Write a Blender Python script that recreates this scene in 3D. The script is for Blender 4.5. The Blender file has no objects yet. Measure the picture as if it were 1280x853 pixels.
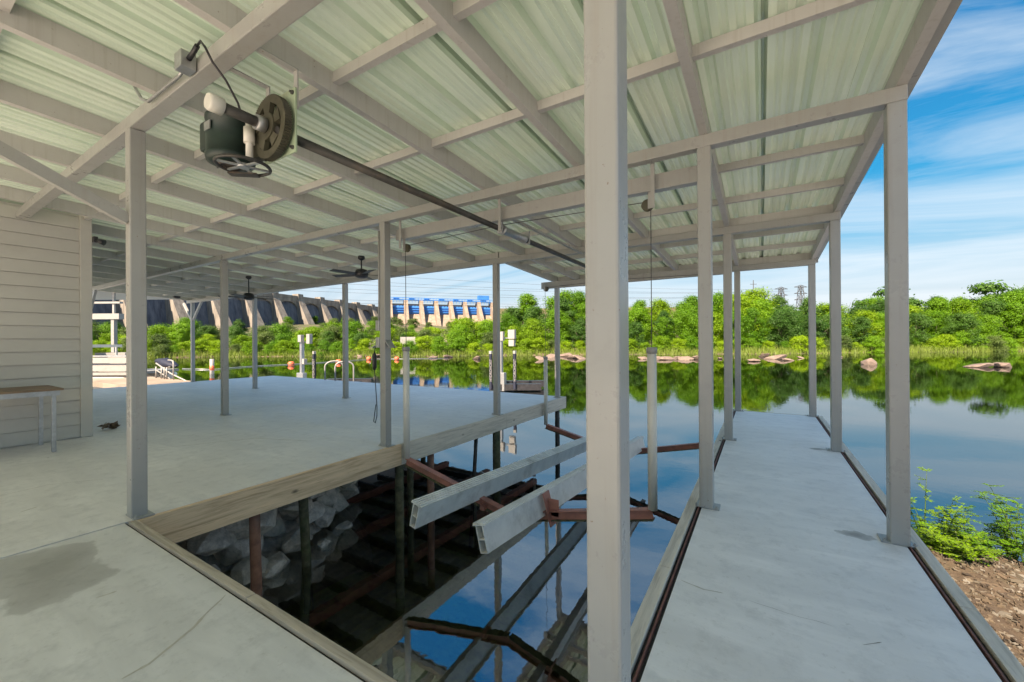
import bpy, bmesh, math, random
from mathutils import Vector, Matrix, noise
random.seed(7)
scn = bpy.context.scene
R = math.radians

# ------------------------------------------------------------------ camera
YAW, PITCH, ROLL, CAMH, FPX = 0.5525, 0.0015, -0.0062, 1.4, 505.28
_fw = Vector((-math.sin(YAW)*math.cos(PITCH), math.cos(YAW)*math.cos(PITCH), math.sin(PITCH)))
_r = Vector((math.cos(YAW), math.sin(YAW), 0)); _u = _r.cross(_fw)
_r2 = math.cos(ROLL)*_r + math.sin(ROLL)*_u; _u2 = -math.sin(ROLL)*_r + math.cos(ROLL)*_u
cd = bpy.data.cameras.new('camera'); cam = bpy.data.objects.new('camera', cd)
scn.collection.objects.link(cam); scn.camera = cam
cd.sensor_width = 36; cd.lens = FPX/1280*36; cd.clip_start = 0.05; cd.clip_end = 6000
m = Matrix((( _r2.x, _u2.x, -_fw.x, 0), (_r2.y, _u2.y, -_fw.y, 0), (_r2.z, _u2.z, -_fw.z, CAMH), (0,0,0,1)))
cam.matrix_world = m

# ------------------------------------------------------------------ sky and sun
SUN_EL, SUN_AZ = 47.5, (-0.03, -1.0)          # direction towards the sun: behind the camera
w = bpy.data.worlds.new('World'); scn.world = w; w.use_nodes = True
nt = w.node_tree; nt.nodes.clear(); N = nt.nodes.new; L = nt.links.new
out = N('ShaderNodeOutputWorld'); bg = N('ShaderNodeBackground'); bg.inputs['Strength'].default_value = 0.11
sky = N('ShaderNodeTexSky'); sky.sky_type = 'NISHITA'; sky.sun_disc = False
sky.sun_elevation = R(SUN_EL); sky.sun_rotation = math.atan2(SUN_AZ[0], SUN_AZ[1])
sky.altitude = 300; sky.air_density = 1.15; sky.dust_density = 0.3; sky.ozone_density = 2.2
hs = N('ShaderNodeHueSaturation'); hs.inputs['Saturation'].default_value = 1.75; hs.inputs['Value'].default_value = 0.56
tn = N('ShaderNodeMixRGB'); tn.blend_type = 'MULTIPLY'; tn.inputs[0].default_value = 1; tn.inputs[2].default_value = (1.0, 0.93, 1.0, 1); L(sky.outputs[0], tn.inputs[1]); L(tn.outputs[0], hs.inputs['Color'])
tc = N('ShaderNodeTexCoord'); sx = N('ShaderNodeSeparateXYZ'); L(tc.outputs['Generated'], sx.inputs[0])
mx = N('ShaderNodeMath'); mx.operation = 'ADD'; mx.inputs[1].default_value = 0.16; L(sx.outputs['Z'], mx.inputs[0])
mm = N('ShaderNodeMath'); mm.operation = 'MAXIMUM'; mm.inputs[1].default_value = 0.05; L(mx.outputs[0], mm.inputs[0])
dv = N('ShaderNodeVectorMath'); dv.operation = 'DIVIDE'; L(tc.outputs['Generated'], dv.inputs[0])
cb = N('ShaderNodeCombineXYZ'); [L(mm.outputs[0], cb.inputs[i]) for i in range(3)]; L(cb.outputs[0], dv.inputs[1])
mp = N('ShaderNodeMapping'); mp.inputs['Rotation'].default_value = (0, 0, R(-24)); mp.inputs['Scale'].default_value = (0.55, 1.7, 1)
mp.inputs['Location'].default_value = (6.2, -1.4, 0)
L(dv.outputs[0], mp.inputs['Vector'])
n1 = N('ShaderNodeTexNoise'); n1.inputs['Scale'].default_value = 1.0; n1.inputs['Detail'].default_value = 8; n1.inputs['Roughness'].default_value = 0.6; n1.inputs['Distortion'].default_value = 0.9
L(mp.outputs[0], n1.inputs['Vector'])
r1 = N('ShaderNodeValToRGB'); r1.color_ramp.elements[0].position = 0.38; r1.color_ramp.elements[1].position = 0.76
L(n1.outputs['Fac'], r1.inputs[0])
ml = N('ShaderNodeMath'); ml.operation = 'MULTIPLY'; ml.inputs[1].default_value = 0.62; L(r1.outputs[0], ml.inputs[0])
mixc = N('ShaderNodeMixRGB'); mixc.inputs[2].default_value = (2.45, 3.8, 5.9, 1)
hz = N('ShaderNodeMapRange'); hz.inputs['From Min'].default_value = 0.0; hz.inputs['From Max'].default_value = 0.30; hz.inputs['To Min'].default_value = 0.9; hz.inputs['To Max'].default_value = 0.0; L(sx.outputs['Z'], hz.inputs['Value'])
hm = N('ShaderNodeMixRGB'); hm.inputs[2].default_value = (0.95, 1.95, 3.7, 1); L(hz.outputs[0], hm.inputs[0]); L(hs.outputs[0], hm.inputs[1])   # bluish summer haze low in the sky, all the way round
L(ml.outputs[0], mixc.inputs[0]); L(hm.outputs[0], mixc.inputs[1])
cp = N('ShaderNodeVectorMath'); cp.operation = 'SCALE'; cp.inputs['Scale'].default_value = 0.24; L(mixc.outputs[0], cp.inputs[0])
c1_ = N('ShaderNodeVectorMath'); c1_.operation = 'ADD'; c1_.inputs[1].default_value = (1, 1, 1); L(cp.outputs[0], c1_.inputs[0])
c2_ = N('ShaderNodeVectorMath'); c2_.operation = 'DIVIDE'; L(mixc.outputs[0], c2_.inputs[0]); L(c1_.outputs[0], c2_.inputs[1])
L(c2_.outputs[0], bg.inputs['Color']); L(bg.outputs[0], out.inputs['Surface'])
sd = bpy.data.lights.new('sun', 'SUN'); sd.energy = 3.1; sd.angle = R(1.2); sd.color = (1.0, 0.93, 0.82)
sun = bpy.data.objects.new('sun', sd); scn.collection.objects.link(sun)
az = Vector((SUN_AZ[0], SUN_AZ[1], 0)).normalized()*math.cos(R(SUN_EL)); az.z = math.sin(R(SUN_EL))
sun.rotation_euler = az.to_track_quat('Z', 'Y').to_euler(); sun.location = az*60
scn.view_settings.view_transform = 'Standard'; scn.view_settings.look = 'None'
scn.view_settings.exposure = 2.3; scn.view_settings.gamma = 1; scn.view_settings.use_curve_mapping = False
scn.view_settings.use_white_balance = True; scn.view_settings.white_balance_temperature = 8200; scn.view_settings.white_balance_tint = 18   # the photograph is balanced for the shade
scn.cycles.use_denoising = True
scn.cycles.max_bounces = 10; scn.cycles.diffuse_bounces = 7; scn.cycles.glossy_bounces = 4; scn.cycles.transparent_max_bounces = 12
scn.cycles.caustics_reflective = True; scn.cycles.sample_clamp_indirect = 4.0; scn.cycles.blur_glossy = 1.0; scn.cycles.caustics_refractive = False

# ------------------------------------------------------------------ helpers
ORG = {}
def link(o):
    scn.collection.objects.link(o); return o
def tag(o, label=None, cat=None, group=None, kind=None):
    if label: o['label'] = label
    if cat: o['category'] = cat
    if group: o['group'] = group
    if kind: o['kind'] = kind
    return o
def thing(name, label, cat, loc=(0,0,0), group=None, kind=None):
    o = bpy.data.objects.new(name, None); o.location = loc; o.empty_display_size = 0.1; link(o)
    ORG[o] = Vector(loc)
    return tag(o, label, cat, group, kind)
def orgof(o):
    return ORG.get(o, Vector((0,0,0)))
class MB:
    def __init__(s): s.v = []; s.f = []; s.sm = []
    def add(s, vs, fs, smooth=False):
        b = len(s.v); s.v += [tuple(v) for v in vs]
        s.f += [tuple(b+i for i in f) for f in fs]; s.sm += [smooth]*len(fs); return s
    def box(s, x0, x1, y0, y1, z0, z1, sl=0.0, bev=0.0):
        """axis box; sl = drop in z per metre of y"""
        if bev > 0: return s.bbox(x0,x1,y0,y1,z0,z1,bev,sl)
        d = lambda z, y: z - sl*(y-y0)
        vs = [(x,y,d(z,y)) for z in (z0,z1) for y in (y0,y1) for x in (x0,x1)]
        return s.add(vs, [(0,2,3,1),(4,5,7,6),(0,1,5,4),(2,6,7,3),(0,4,6,2),(1,3,7,5)])
    def bbox(s, x0,x1,y0,y1,z0,z1,b,sl=0.0):
        bm = bmesh.new(); bmesh.ops.create_cube(bm, size=1)
        for v in bm.verts:
            v.co = Vector(((x0+x1)/2+v.co.x*(x1-x0), (y0+y1)/2+v.co.y*(y1-y0), (z0+z1)/2+v.co.z*(z1-z0)))
        bmesh.ops.bevel(bm, geom=bm.edges[:], offset=b, segments=2, profile=0.5, affect='EDGES')
        for v in bm.verts: v.co.z -= sl*(v.co.y-y0)
        return s.bm(bm)
    def bm(s, bm, smooth=False):
        bm.verts.index_update()
        s.add([v.co[:] for v in bm.verts], [[v.index for v in f.verts] for f in bm.faces], smooth); bm.free(); return s
    def obox(s, c, ax, ay, az):
        """oriented box: centre and three half-axis vectors"""
        c, ax, ay, az = map(Vector, (c, ax, ay, az))
        vs = [c + i*ax + j*ay + k*az for k in (-1,1) for j in (-1,1) for i in (-1,1)]
        return s.add(vs, [(0,2,3,1),(4,5,7,6),(0,1,5,4),(2,6,7,3),(0,4,6,2),(1,3,7,5)])
    def bar(s, a, b, wx, wz, up=(0,0,1)):
        a, b = Vector(a), Vector(b); d = (b-a); u = Vector(up); n = d.normalized().cross(u).normalized(); u2 = n.cross(d.normalized())
        return s.obox((a+b)/2, d/2, n*wx/2, u2*wz/2)
    def tube(s, pts, r, n=10, smooth=True, caps=True):
        pts = [Vector(p) for p in pts]; k = len(pts)
        rs = r if isinstance(r, (list, tuple)) else [r]*k
        vs = []; ref = None
        for i, p in enumerate(pts):
            t = (pts[min(i+1,k-1)]-pts[max(i-1,0)]).normalized()
            if ref is None: ref = t.orthogonal().normalized()
            ref = (ref - t*ref.dot(t)).normalized(); q = t.cross(ref)
            for j in range(n):
                a = 2*math.pi*j/n; vs.append(p + rs[i]*(math.cos(a)*ref + math.sin(a)*q))
        fs = [(i*n+j, i*n+(j+1)%n, (i+1)*n+(j+1)%n, (i+1)*n+j) for i in range(k-1) for j in range(n)]
        s.add(vs, fs, smooth)
        if caps:
            b = len(s.v)-k*n
            s.f += [tuple(b+j for j in reversed(range(n))), tuple(b+(k-1)*n+j for j in range(n))]; s.sm += [False, False]
        return s
    def lathe(s, c, axis, prof, n=20, smooth=True):
        """prof = [(t, r)] along axis from c"""
        c, ax = Vector(c), Vector(axis).normalized(); e1 = ax.orthogonal().normalized(); e2 = ax.cross(e1)
        vs = [c + ax*t + r*(math.cos(2*math.pi*j/n)*e1 + math.sin(2*math.pi*j/n)*e2) for t, r in prof for j in range(n)]
        k = len(prof)
        fs = [(i*n+j, i*n+(j+1)%n, (i+1)*n+(j+1)%n, (i+1)*n+j) for i in range(k-1) for j in range(n)]
        s.add(vs, fs, smooth)
        b = len(s.v)-k*n
        s.f += [tuple(b+j for j in reversed(range(n))), tuple(b+(k-1)*n+j for j in range(n))]; s.sm += [False, False]
        return s
    def prism(s, poly, off):
        """poly: closed list of 3D points, extruded by vector off"""
        n = len(poly); off = Vector(off); vs = [Vector(q) for q in poly] + [Vector(q)+off for q in poly]
        return s.add(vs, [tuple(reversed(range(n))), tuple(range(n,2*n))] + [(i,(i+1)%n,n+(i+1)%n,n+i) for i in range(n)])
    def mesh(s, name, mat, org=(0,0,0), fix=True):
        me = bpy.data.meshes.new(name); o = Vector(org)
        me.from_pydata([tuple(Vector(v)-o) for v in s.v], [], s.f); me.update()
        me.polygons.foreach_set('use_smooth', s.sm)
        if fix:
            b = bmesh.new(); b.from_mesh(me); bmesh.ops.recalc_face_normals(b, faces=b.faces[:]); b.to_mesh(me); b.free()
        if mat: me.materials.append(mat)
        return me
    def build(s, name, mat, parent=None, fix=True, org=None):
        o0 = orgof(parent) if parent else (Vector(org) if org is not None else Vector((0,0,0)))
        o = bpy.data.objects.new(name, s.mesh(name, mat, o0, fix)); link(o)
        ORG[o] = o0
        if parent: o.parent = parent
        elif org is not None: o.location = o0
        return o
def put(name, mesh, parent, loc, rot=(0,0,0), sc=(1,1,1)):
    o = bpy.data.objects.new(name, mesh); link(o); o.parent = parent
    o.location = Vector(loc)-orgof(parent) if parent else loc
    o.rotation_euler = rot; o.scale = sc; return o
FW = Vector((-math.sin(YAW), math.cos(YAW), 0)); RT = Vector((math.cos(YAW), math.sin(YAW), 0))
def CW(lat, dep, z=0.0):
    q = RT*lat + FW*dep; return Vector((q.x, q.y, z))
def nz(x, y, z=0.0): return noise.noise(Vector((x, y, z)))

# ------------------------------------------------------------------ materials
def mat(name):
    m = bpy.data.materials.new(name); m.use_nodes = True; t = m.node_tree
    b = t.nodes['Principled BSDF']; return m, t, b
def ramp(t, fac, cols):
    r = t.nodes.new('ShaderNodeValToRGB'); e = r.color_ramp.elements
    while len(e) < len(cols): e.new(0.5)
    for i, (p, c) in enumerate(cols):
        e[i].position = p; e[i].color = (*c, 1) if len(c) == 3 else c
    t.links.new(fac, r.inputs[0]); return r.outputs[0]
def noise_tex(t, vec, scale, detail=4, rough=0.55, dist=0.0):
    n = t.nodes.new('ShaderNodeTexNoise'); n.inputs['Scale'].default_value = scale; n.inputs['Detail'].default_value = detail
    n.inputs['Roughness'].default_value = rough; n.inputs['Distortion'].default_value = dist
    if vec is not None: t.links.new(vec, n.inputs['Vector'])
    return n.outputs['Fac']
def mapping(t, vec, scale=(1,1,1), loc=(0,0,0), rot=(0,0,0)):
    mp = t.nodes.new('ShaderNodeMapping'); mp.inputs['Scale'].default_value = scale; mp.inputs['Location'].default_value = loc; mp.inputs['Rotation'].default_value = rot
    t.links.new(vec, mp.inputs['Vector']); return mp.outputs[0]
def pos(t):
    return t.nodes.new('ShaderNodeNewGeometry').outputs['Position']
def mixc_(t, fac, a, b, mode='MIX'):
    m = t.nodes.new('ShaderNodeMixRGB'); m.blend_type = mode
    for i, v in ((0, fac), (1, a), (2, b)):
        if isinstance(v, (int, float)): m.inputs[i].default_value = v
        elif isinstance(v, tuple): m.inputs[i].default_value = (*v, 1) if len(v) == 3 else v
        else: t.links.new(v, m.inputs[i])
    return m.outputs[0]
def bump(t, b, h, strength=0.2, dist=0.01):
    n = t.nodes.new('ShaderNodeBump'); n.inputs['Strength'].default_value = strength; n.inputs['Distance'].default_value = dist
    t.links.new(h, n.inputs['Height']); t.links.new(n.outputs[0], b.inputs['Normal'])
def simple(name, col, rough=0.5, metal=0.0, var=0.12, scale=6.0, dirt=None, dirt_amt=0.5, bmp=0.05, spec=None, dscale=3.0):
    m, t, b = mat(name); p = pos(t)
    f = noise_tex(t, p, scale, 5)
    c = ramp(t, f, [(0.3, tuple(x*(1-var) for x in col)), (0.7, tuple(min(1, x*(1+var)) for x in col))])
    if dirt:
        g = noise_tex(t, p, dscale, 8, 0.7); g = ramp(t, g, [(0.52, (0,0,0)), (0.72, (dirt_amt,)*3)])
        c = mixc_(t, g, c, dirt)
    t.links.new(c, b.inputs['Base Color']); b.inputs['Roughness'].default_value = rough; b.inputs['Metallic'].default_value = metal
    if spec is not None: b.inputs['Specular IOR Level'].default_value = spec
    if bmp: bump(t, b, noise_tex(t, p, scale*8, 4), bmp, 0.004)
    return m
M = {}
def paint_mat(name, col, dirt=(0.26, 0.22, 0.17), rough=0.4):
    m, t, b = mat(name); p = pos(t)
    c = ramp(t, noise_tex(t, p, 1.6, 4), [(0.3, tuple(x*0.94 for x in col)), (0.7, tuple(x*1.05 for x in col))])
    st = noise_tex(t, mapping(t, p, (26, 26, 0.8)), 1.0, 6, 0.65)
    c = mixc_(t, ramp(t, st, [(0.52, (0,0,0)), (0.78, (0.38,)*3)]), c, dirt)
    sp = noise_tex(t, p, 38, 3, 0.6); c = mixc_(t, ramp(t, sp, [(0.70, (0,0,0)), (0.76, (0.75,)*3)]), c, (0.17, 0.11, 0.07))
    gr = noise_tex(t, p, 5, 8, 0.75); c = mixc_(t, ramp(t, gr, [(0.55, (0,0,0)), (0.8, (0.3,)*3)]), c, tuple(x*0.6 for x in col))
    t.links.new(c, b.inputs['Base Color']); t.links.new(ramp(t, gr, [(0.3, (rough-.08,)*3), (0.7, (rough+.14,)*3)]), b.inputs['Roughness'])
    bump(t, b, mixc_(t, 0.5, noise_tex(t, p, 60, 3), noise_tex(t, p, 3, 3)), 0.08, 0.004); return m
M['paint'] = paint_mat('cream_paint_dimmed', (0.335, 0.338, 0.325), rough=0.30)  # rafter paint darkened in colour against the light on posts and beams
M['rafter'] = paint_mat('cream_paint_brightened', (0.475, 0.468, 0.455), rough=0.5)  # same paint as the posts, lightened in colour for the ceiling
M['siding'] = simple('siding_paint', (0.47, 0.465, 0.435), 0.6, 0, 0.05, 1.2, (0.36, 0.35, 0.32), 0.3, 0.03)
M['pvc'] = simple('pvc_pipe', (0.66, 0.64, 0.58), 0.4, 0, 0.06, 4, (0.4, 0.38, 0.32), 0.4)
M['white'] = simple('white_plastic', (0.285, 0.282, 0.273), 0.4, 0, 0.06, 4, (0.174, 0.161, 0.143), 0.4)
M['black'] = simple('black_plastic', (0.02, 0.02, 0.024), 0.42, 0, 0.3, 6)
M['darkmetal'] = simple('dark_steel', (0.07, 0.068, 0.065), 0.5, 0.5, 0.35, 9, (0.16, 0.11, 0.07), 0.6)
M['gear'] = simple('cast_iron_gear', (0.085, 0.08, 0.055), 0.55, 0.35, 0.3, 12, (0.05, 0.05, 0.045), 0.7)
M['greensteel'] = simple('pale_green_plate', (0.36, 0.46, 0.32), 0.5, 0, 0.12, 8, (0.25, 0.20, 0.12), 0.5)
M['motor'] = simple('dark_green_motor', (0.010, 0.026, 0.022), 0.45, 0, 0.3, 9, (0.04, 0.04, 0.035), 0.4)
M['galv'] = simple('galvanised_steel', (0.42, 0.43, 0.44), 0.42, 0.75, 0.15, 20, (0.25, 0.24, 0.22), 0.4)
M['alum'] = simple('aluminium_board', (0.76, 0.74, 0.70), 0.5, 0.0, 0.10, 5, (0.30, 0.25, 0.19), 0.5, 0.08)
M['red'] = simple('red_oxide_steel', (0.42, 0.165, 0.125), 0.6, 0, 0.25, 7, (0.16, 0.10, 0.08), 0.6, 0.1)
M['rededge'] = simple('rusty_edge_steel', (0.20, 0.075, 0.055), 0.7, 0, 0.35, 9, (0.08, 0.05, 0.04), 0.6, 0.1)
M['redpile'] = simple('red_oxide_pile', (0.27, 0.13, 0.09), 0.8, 0, 0.35, 10, (0.22, 0.20, 0.17), 0.7, 0.3)
M['moss'] = simple('mossy_timber', (0.10, 0.10, 0.06), 0.9, 0, 0.5, 14, (0.06, 0.10, 0.025), 0.8, 0.5)
M['rope'] = simple('steel_cable', (0.10, 0.10, 0.10), 0.5, 0.4, 0.2, 20)
M['orange'] = simple('orange_float', (0.65, 0.13, 0.0585), 0.5, 0, 0.1, 3)
M['navy'] = simple('navy_cover', (0.008, 0.012, 0.03), 0.6, 0, 0.3, 5)
M['joint'] = simple('dark_joint', (0.035, 0.03, 0.026), 0.9, 0, 0.4, 20)
M['blue'] = simple('blue_gate_paint', (0.0204, 0.187, 0.544), 0.5, 0, 0.12, 0.15)
M['lattice'] = simple('tower_steel', (0.05, 0.052, 0.056), 0.6, 0.3, 0.1, 0.5)
M['benchtop'] = simple('bench_top_wood', (0.19, 0.125, 0.08), 0.5, 0, 0.25, 5)

def sheet_mat():
    m, t, b = mat('roof_sheet'); p = pos(t)
    f = noise_tex(t, p, 1.1, 3); g = noise_tex(t, mapping(t, p, (9, 0.6, 1)), 1.5, 5)
    c = ramp(t, f, [(0.3, (0.53, 0.665, 0.54)), (0.7, (0.63, 0.735, 0.64))])
    c = mixc_(t, ramp(t, g, [(0.45, (0,0,0)), (0.75, (0.5,)*3)]), c, (0.43, 0.52, 0.43))
    t.links.new(c, b.inputs['Base Color']); b.inputs['Roughness'].default_value = 0.27; b.inputs['Metallic'].default_value = 0.15
    b.inputs['Specular IOR Level'].default_value = 0.6
    bump(t, b, noise_tex(t, mapping(t, p, (3, 0.8, 1)), 2.5, 3), 0.25, 0.01)
    # translucency added to brighten the space below: roof daylight glows through
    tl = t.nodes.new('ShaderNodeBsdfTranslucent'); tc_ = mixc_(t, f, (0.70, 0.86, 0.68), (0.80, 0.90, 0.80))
    band = noise_tex(t, mapping(t, p, (7.5, 0.05, 1)), 1.6, 5, 0.7); dirt = noise_tex(t, mapping(t, p, (2.2, 0.35, 1)), 1.3, 5)  # band puts the ribs' light and shade into the glow colour
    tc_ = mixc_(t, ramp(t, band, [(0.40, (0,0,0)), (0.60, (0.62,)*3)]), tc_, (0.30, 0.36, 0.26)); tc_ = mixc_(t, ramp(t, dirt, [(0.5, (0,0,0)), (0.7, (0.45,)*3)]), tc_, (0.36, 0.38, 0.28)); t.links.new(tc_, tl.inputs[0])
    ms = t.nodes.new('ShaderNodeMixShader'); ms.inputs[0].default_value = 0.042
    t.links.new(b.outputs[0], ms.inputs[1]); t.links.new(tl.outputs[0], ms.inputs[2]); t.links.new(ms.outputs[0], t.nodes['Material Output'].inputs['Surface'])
    return m
M['sheet'] = sheet_mat()

def concrete_mat(name, base=(0.50, 0.495, 0.475), stain=None, streak=True):
    m, t, b = mat(name); p = pos(t)
    f = noise_tex(t, p, 0.8, 6, 0.6); c = ramp(t, f, [(0.3, tuple(x*0.86 for x in base)), (0.7, tuple(x*1.10 for x in base))])
    g = noise_tex(t, mapping(t, p, (0.45, 2.2, 1), rot=(0, 0, 0.35)), 2.2, 7, 0.65, 0.6)
    c = mixc_(t, ramp(t, g, [(0.36, (0.55,)*3), (0.64, (0,0,0))]), c, tuple(x*0.74 for x in base))
    g2 = noise_tex(t, p, 6.5, 7, 0.7); c = mixc_(t, ramp(t, g2, [(0.50, (0,0,0)), (0.74, (0.62,)*3)]), c, tuple(x*0.62 for x in base))
    g3 = noise_tex(t, p, 19, 6, 0.75); c = mixc_(t, ramp(t, g3, [(0.58, (0,0,0)), (0.72, (0.35,)*3)]), c, (0.33, 0.29, 0.235))
    # spots
    vo = t.nodes.new('ShaderNodeTexVoronoi'); vo.inputs['Scale'].default_value = 2.3; t.links.new(mapping(t, p, (1, 2.2, 1)), vo.inputs['Vector'])
    sp = ramp(t, vo.outputs['Distance'], [(0.02, (0.6,)*3), (0.07, (0,0,0))])
    spm = t.nodes.new('ShaderNodeMath'); spm.operation = 'MULTIPLY'; t.links.new(sp, spm.inputs[0])
    t.links.new(ramp(t, noise_tex(t, p, 1.7, 2), [(0.52, (0,0,0)), (0.58, (1,1,1))]), spm.inputs[1])
    c = mixc_(t, spm.outputs[0], c, (0.17, 0.145, 0.115))
    rough = ramp(t, g, [(0.38, (0.40,)*3), (0.62, (0.62,)*3)])
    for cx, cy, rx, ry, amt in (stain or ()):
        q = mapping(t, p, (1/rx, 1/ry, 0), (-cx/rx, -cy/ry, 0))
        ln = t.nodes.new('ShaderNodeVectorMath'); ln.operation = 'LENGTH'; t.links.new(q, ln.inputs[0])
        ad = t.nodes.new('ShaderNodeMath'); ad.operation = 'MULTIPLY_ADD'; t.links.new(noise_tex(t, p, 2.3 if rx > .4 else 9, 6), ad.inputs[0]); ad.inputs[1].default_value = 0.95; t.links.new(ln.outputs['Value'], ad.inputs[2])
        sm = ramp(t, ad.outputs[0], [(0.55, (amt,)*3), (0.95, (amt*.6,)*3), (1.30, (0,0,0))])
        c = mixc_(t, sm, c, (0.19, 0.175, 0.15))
    t.links.new(c, b.inputs['Base Color']); t.links.new(rough, b.inputs['Roughness'])
    b.inputs['Specular IOR Level'].default_value = 0.45
    h = mixc_(t, 0.5, noise_tex(t, p, 45, 4), noise_tex(t, p, 5, 4)); bump(t, b, h, 0.16, 0.006)
    return m
M['conc'] = concrete_mat('deck_concrete', (0.78, 0.755, 0.725))
M['conc_n'] = concrete_mat('near_slab_concrete', (0.73, 0.71, 0.68), stain=[(-3.75, 0.62, 0.95, 0.52, 0.62)])
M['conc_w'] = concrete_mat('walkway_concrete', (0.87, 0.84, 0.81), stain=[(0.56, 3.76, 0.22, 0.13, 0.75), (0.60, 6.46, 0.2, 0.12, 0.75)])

def wood_mat(name, c1, c2, axis='Y', dark=(0.09, 0.065, 0.045)):
    m, t, b = mat(name); p = pos(t)
    sc = (14, 0.9, 14) if axis == 'Y' else (0.9, 14, 14)
    f = noise_tex(t, mapping(t, p, sc), 1.6, 7, 0.65, 0.7)
    c = ramp(t, f, [(0.28, c2), (0.5, c1), (0.72, tuple(x*1.18 for x in c1))])
    g = noise_tex(t, mapping(t, p, tuple(x*2.4 for x in sc)), 2.0, 4)
    c = mixc_(t, ramp(t, g, [(0.56, (0,0,0)), (0.70, (0.6,)*3)]), c, c2)
    vo = t.nodes.new('ShaderNodeTexVoronoi'); vo.inputs['Scale'].default_value = 1.0
    t.links.new(mapping(t, p, (4, 2.0, 4) if axis == 'Y' else (2.0, 4, 4)), vo.inputs['Vector'])
    c = mixc_(t, ramp(t, vo.outputs['Distance'], [(0.05, (0.85,)*3), (0.11, (0,0,0))]), c, dark)
    t.links.new(c, b.inputs['Base Color']); b.inputs['Roughness'].default_value = 0.8
    bump(t, b, f, 0.35, 0.006); return m
M['wood_warm'] = wood_mat('warm_timber', (0.74, 0.53, 0.35), (0.46, 0.29, 0.17))
M['wood_grey'] = wood_mat('weathered_timber', (0.62, 0.555, 0.47), (0.40, 0.35, 0.285))
M['wood_x'] = wood_mat('weathered_kerb_timber', (0.46, 0.39, 0.31), (0.28, 0.23, 0.175), 'X')

def rock_mat(name, a, b_, mossy=0.0):
    m, t, b = mat(name); p = pos(t)
    f = noise_tex(t, p, 3.5, 8, 0.65); c = ramp(t, f, [(0.3, a), (0.7, b_)])
    if mossy: c = mixc_(t, ramp(t, noise_tex(t, p, 2.0, 5), [(0.5, (0,0,0)), (0.66, (mossy,)*3)]), c, (0.16, 0.19, 0.08)); c = mixc_(t, ramp(t, noise_tex(t, p, 9.0, 6, .7), [(0.40, (.6,)*3), (0.56, (0,0,0))]), c, tuple(x*.6 for x in a))
    t.links.new(c, b.inputs['Base Color']); b.inputs['Roughness'].default_value = 0.85; bump(t, b, noise_tex(t, p, 14, 6, 0.7), 0.6, 0.03); return m
M['rock'] = rock_mat('riprap_rock', (0.50, 0.465, 0.41), (0.85, 0.80, 0.73), 0.4)
M['rock_pink'] = rock_mat('pink_granite', (0.107, 0.0784, 0.0654), (0.238, 0.178, 0.148))
M['rock_white'] = rock_mat('pale_rock', (0.34, 0.332, 0.306), (0.578, 0.561, 0.527))

def ground_mat():
    m, t, b = mat('bank_ground'); p = pos(t)
    f = noise_tex(t, p, 0.05, 6, 0.6); g = noise_tex(t, p, 0.5, 8, 0.7)
    c = ramp(t, f, [(0.38, (0.045, 0.065, 0.018)), (0.5, (0.12, 0.095, 0.06)), (0.62, (0.19, 0.135, 0.105))])
    c = mixc_(t, ramp(t, g, [(0.48, (0,0,0)), (0.62, (0.75,)*3)]), c, (0.035, 0.055, 0.015))
    t.links.new(c, b.inputs['Base Color']); b.inputs['Roughness'].default_value = 0.95; bump(t, b, g, 0.6, 0.3); return m
M['ground'] = ground_mat()
def soil_mat():
    m, t, b = mat('bank_soil'); p = pos(t)
    f = noise_tex(t, p, 3.0, 8, 0.7); g = noise_tex(t, p, 30, 6, 0.7)
    c = ramp(t, f, [(0.32, (0.04, 0.027, 0.017)), (0.48, (0.07, 0.048, 0.031)), (0.60, (0.065, 0.06, 0.038)), (0.72, (0.14, 0.12, 0.098))])
    c = mixc_(t, ramp(t, g, [(0.45, (0.55,)*3), (0.6, (0,0,0))]), c, (0.10, 0.075, 0.05))
    t.links.new(c, b.inputs['Base Color']); b.inputs['Roughness'].default_value = 0.95; bump(t, b, g, 0.8, 0.03); return m
M['soil'] = soil_mat()
def bed_mat():
    m, t, b = mat('river_bed'); p = pos(t)
    f = noise_tex(t, p, 1.3, 8, 0.65); g = noise_tex(t, p, 7, 6, 0.7)
    c = ramp(t, f, [(0.35, (0.22, 0.25, 0.12)), (0.55, (0.55, 0.58, 0.28)), (0.7, (0.32, 0.62, 0.18))])
    c = mixc_(t, ramp(t, g, [(0.5, (0,0,0)), (0.66, (0.6,)*3)]), c, (0.15, 0.13, 0.075))
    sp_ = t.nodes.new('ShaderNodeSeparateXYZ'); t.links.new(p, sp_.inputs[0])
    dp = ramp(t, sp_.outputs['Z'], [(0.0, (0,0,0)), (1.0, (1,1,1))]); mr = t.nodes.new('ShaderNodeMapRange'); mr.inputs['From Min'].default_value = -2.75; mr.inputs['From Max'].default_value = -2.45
    t.links.new(sp_.outputs['Z'], mr.inputs['Value']); c = mixc_(t, mr.outputs[0], (0.006, 0.010, 0.006), c)      # colour darkened against open sun, lightened for the shaded slip, which carries algae
    t.links.new(c, b.inputs['Base Color']); b.inputs['Roughness'].default_value = 1; bump(t, b, g, 0.5, 0.05); return m
M['bed'] = bed_mat()
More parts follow.
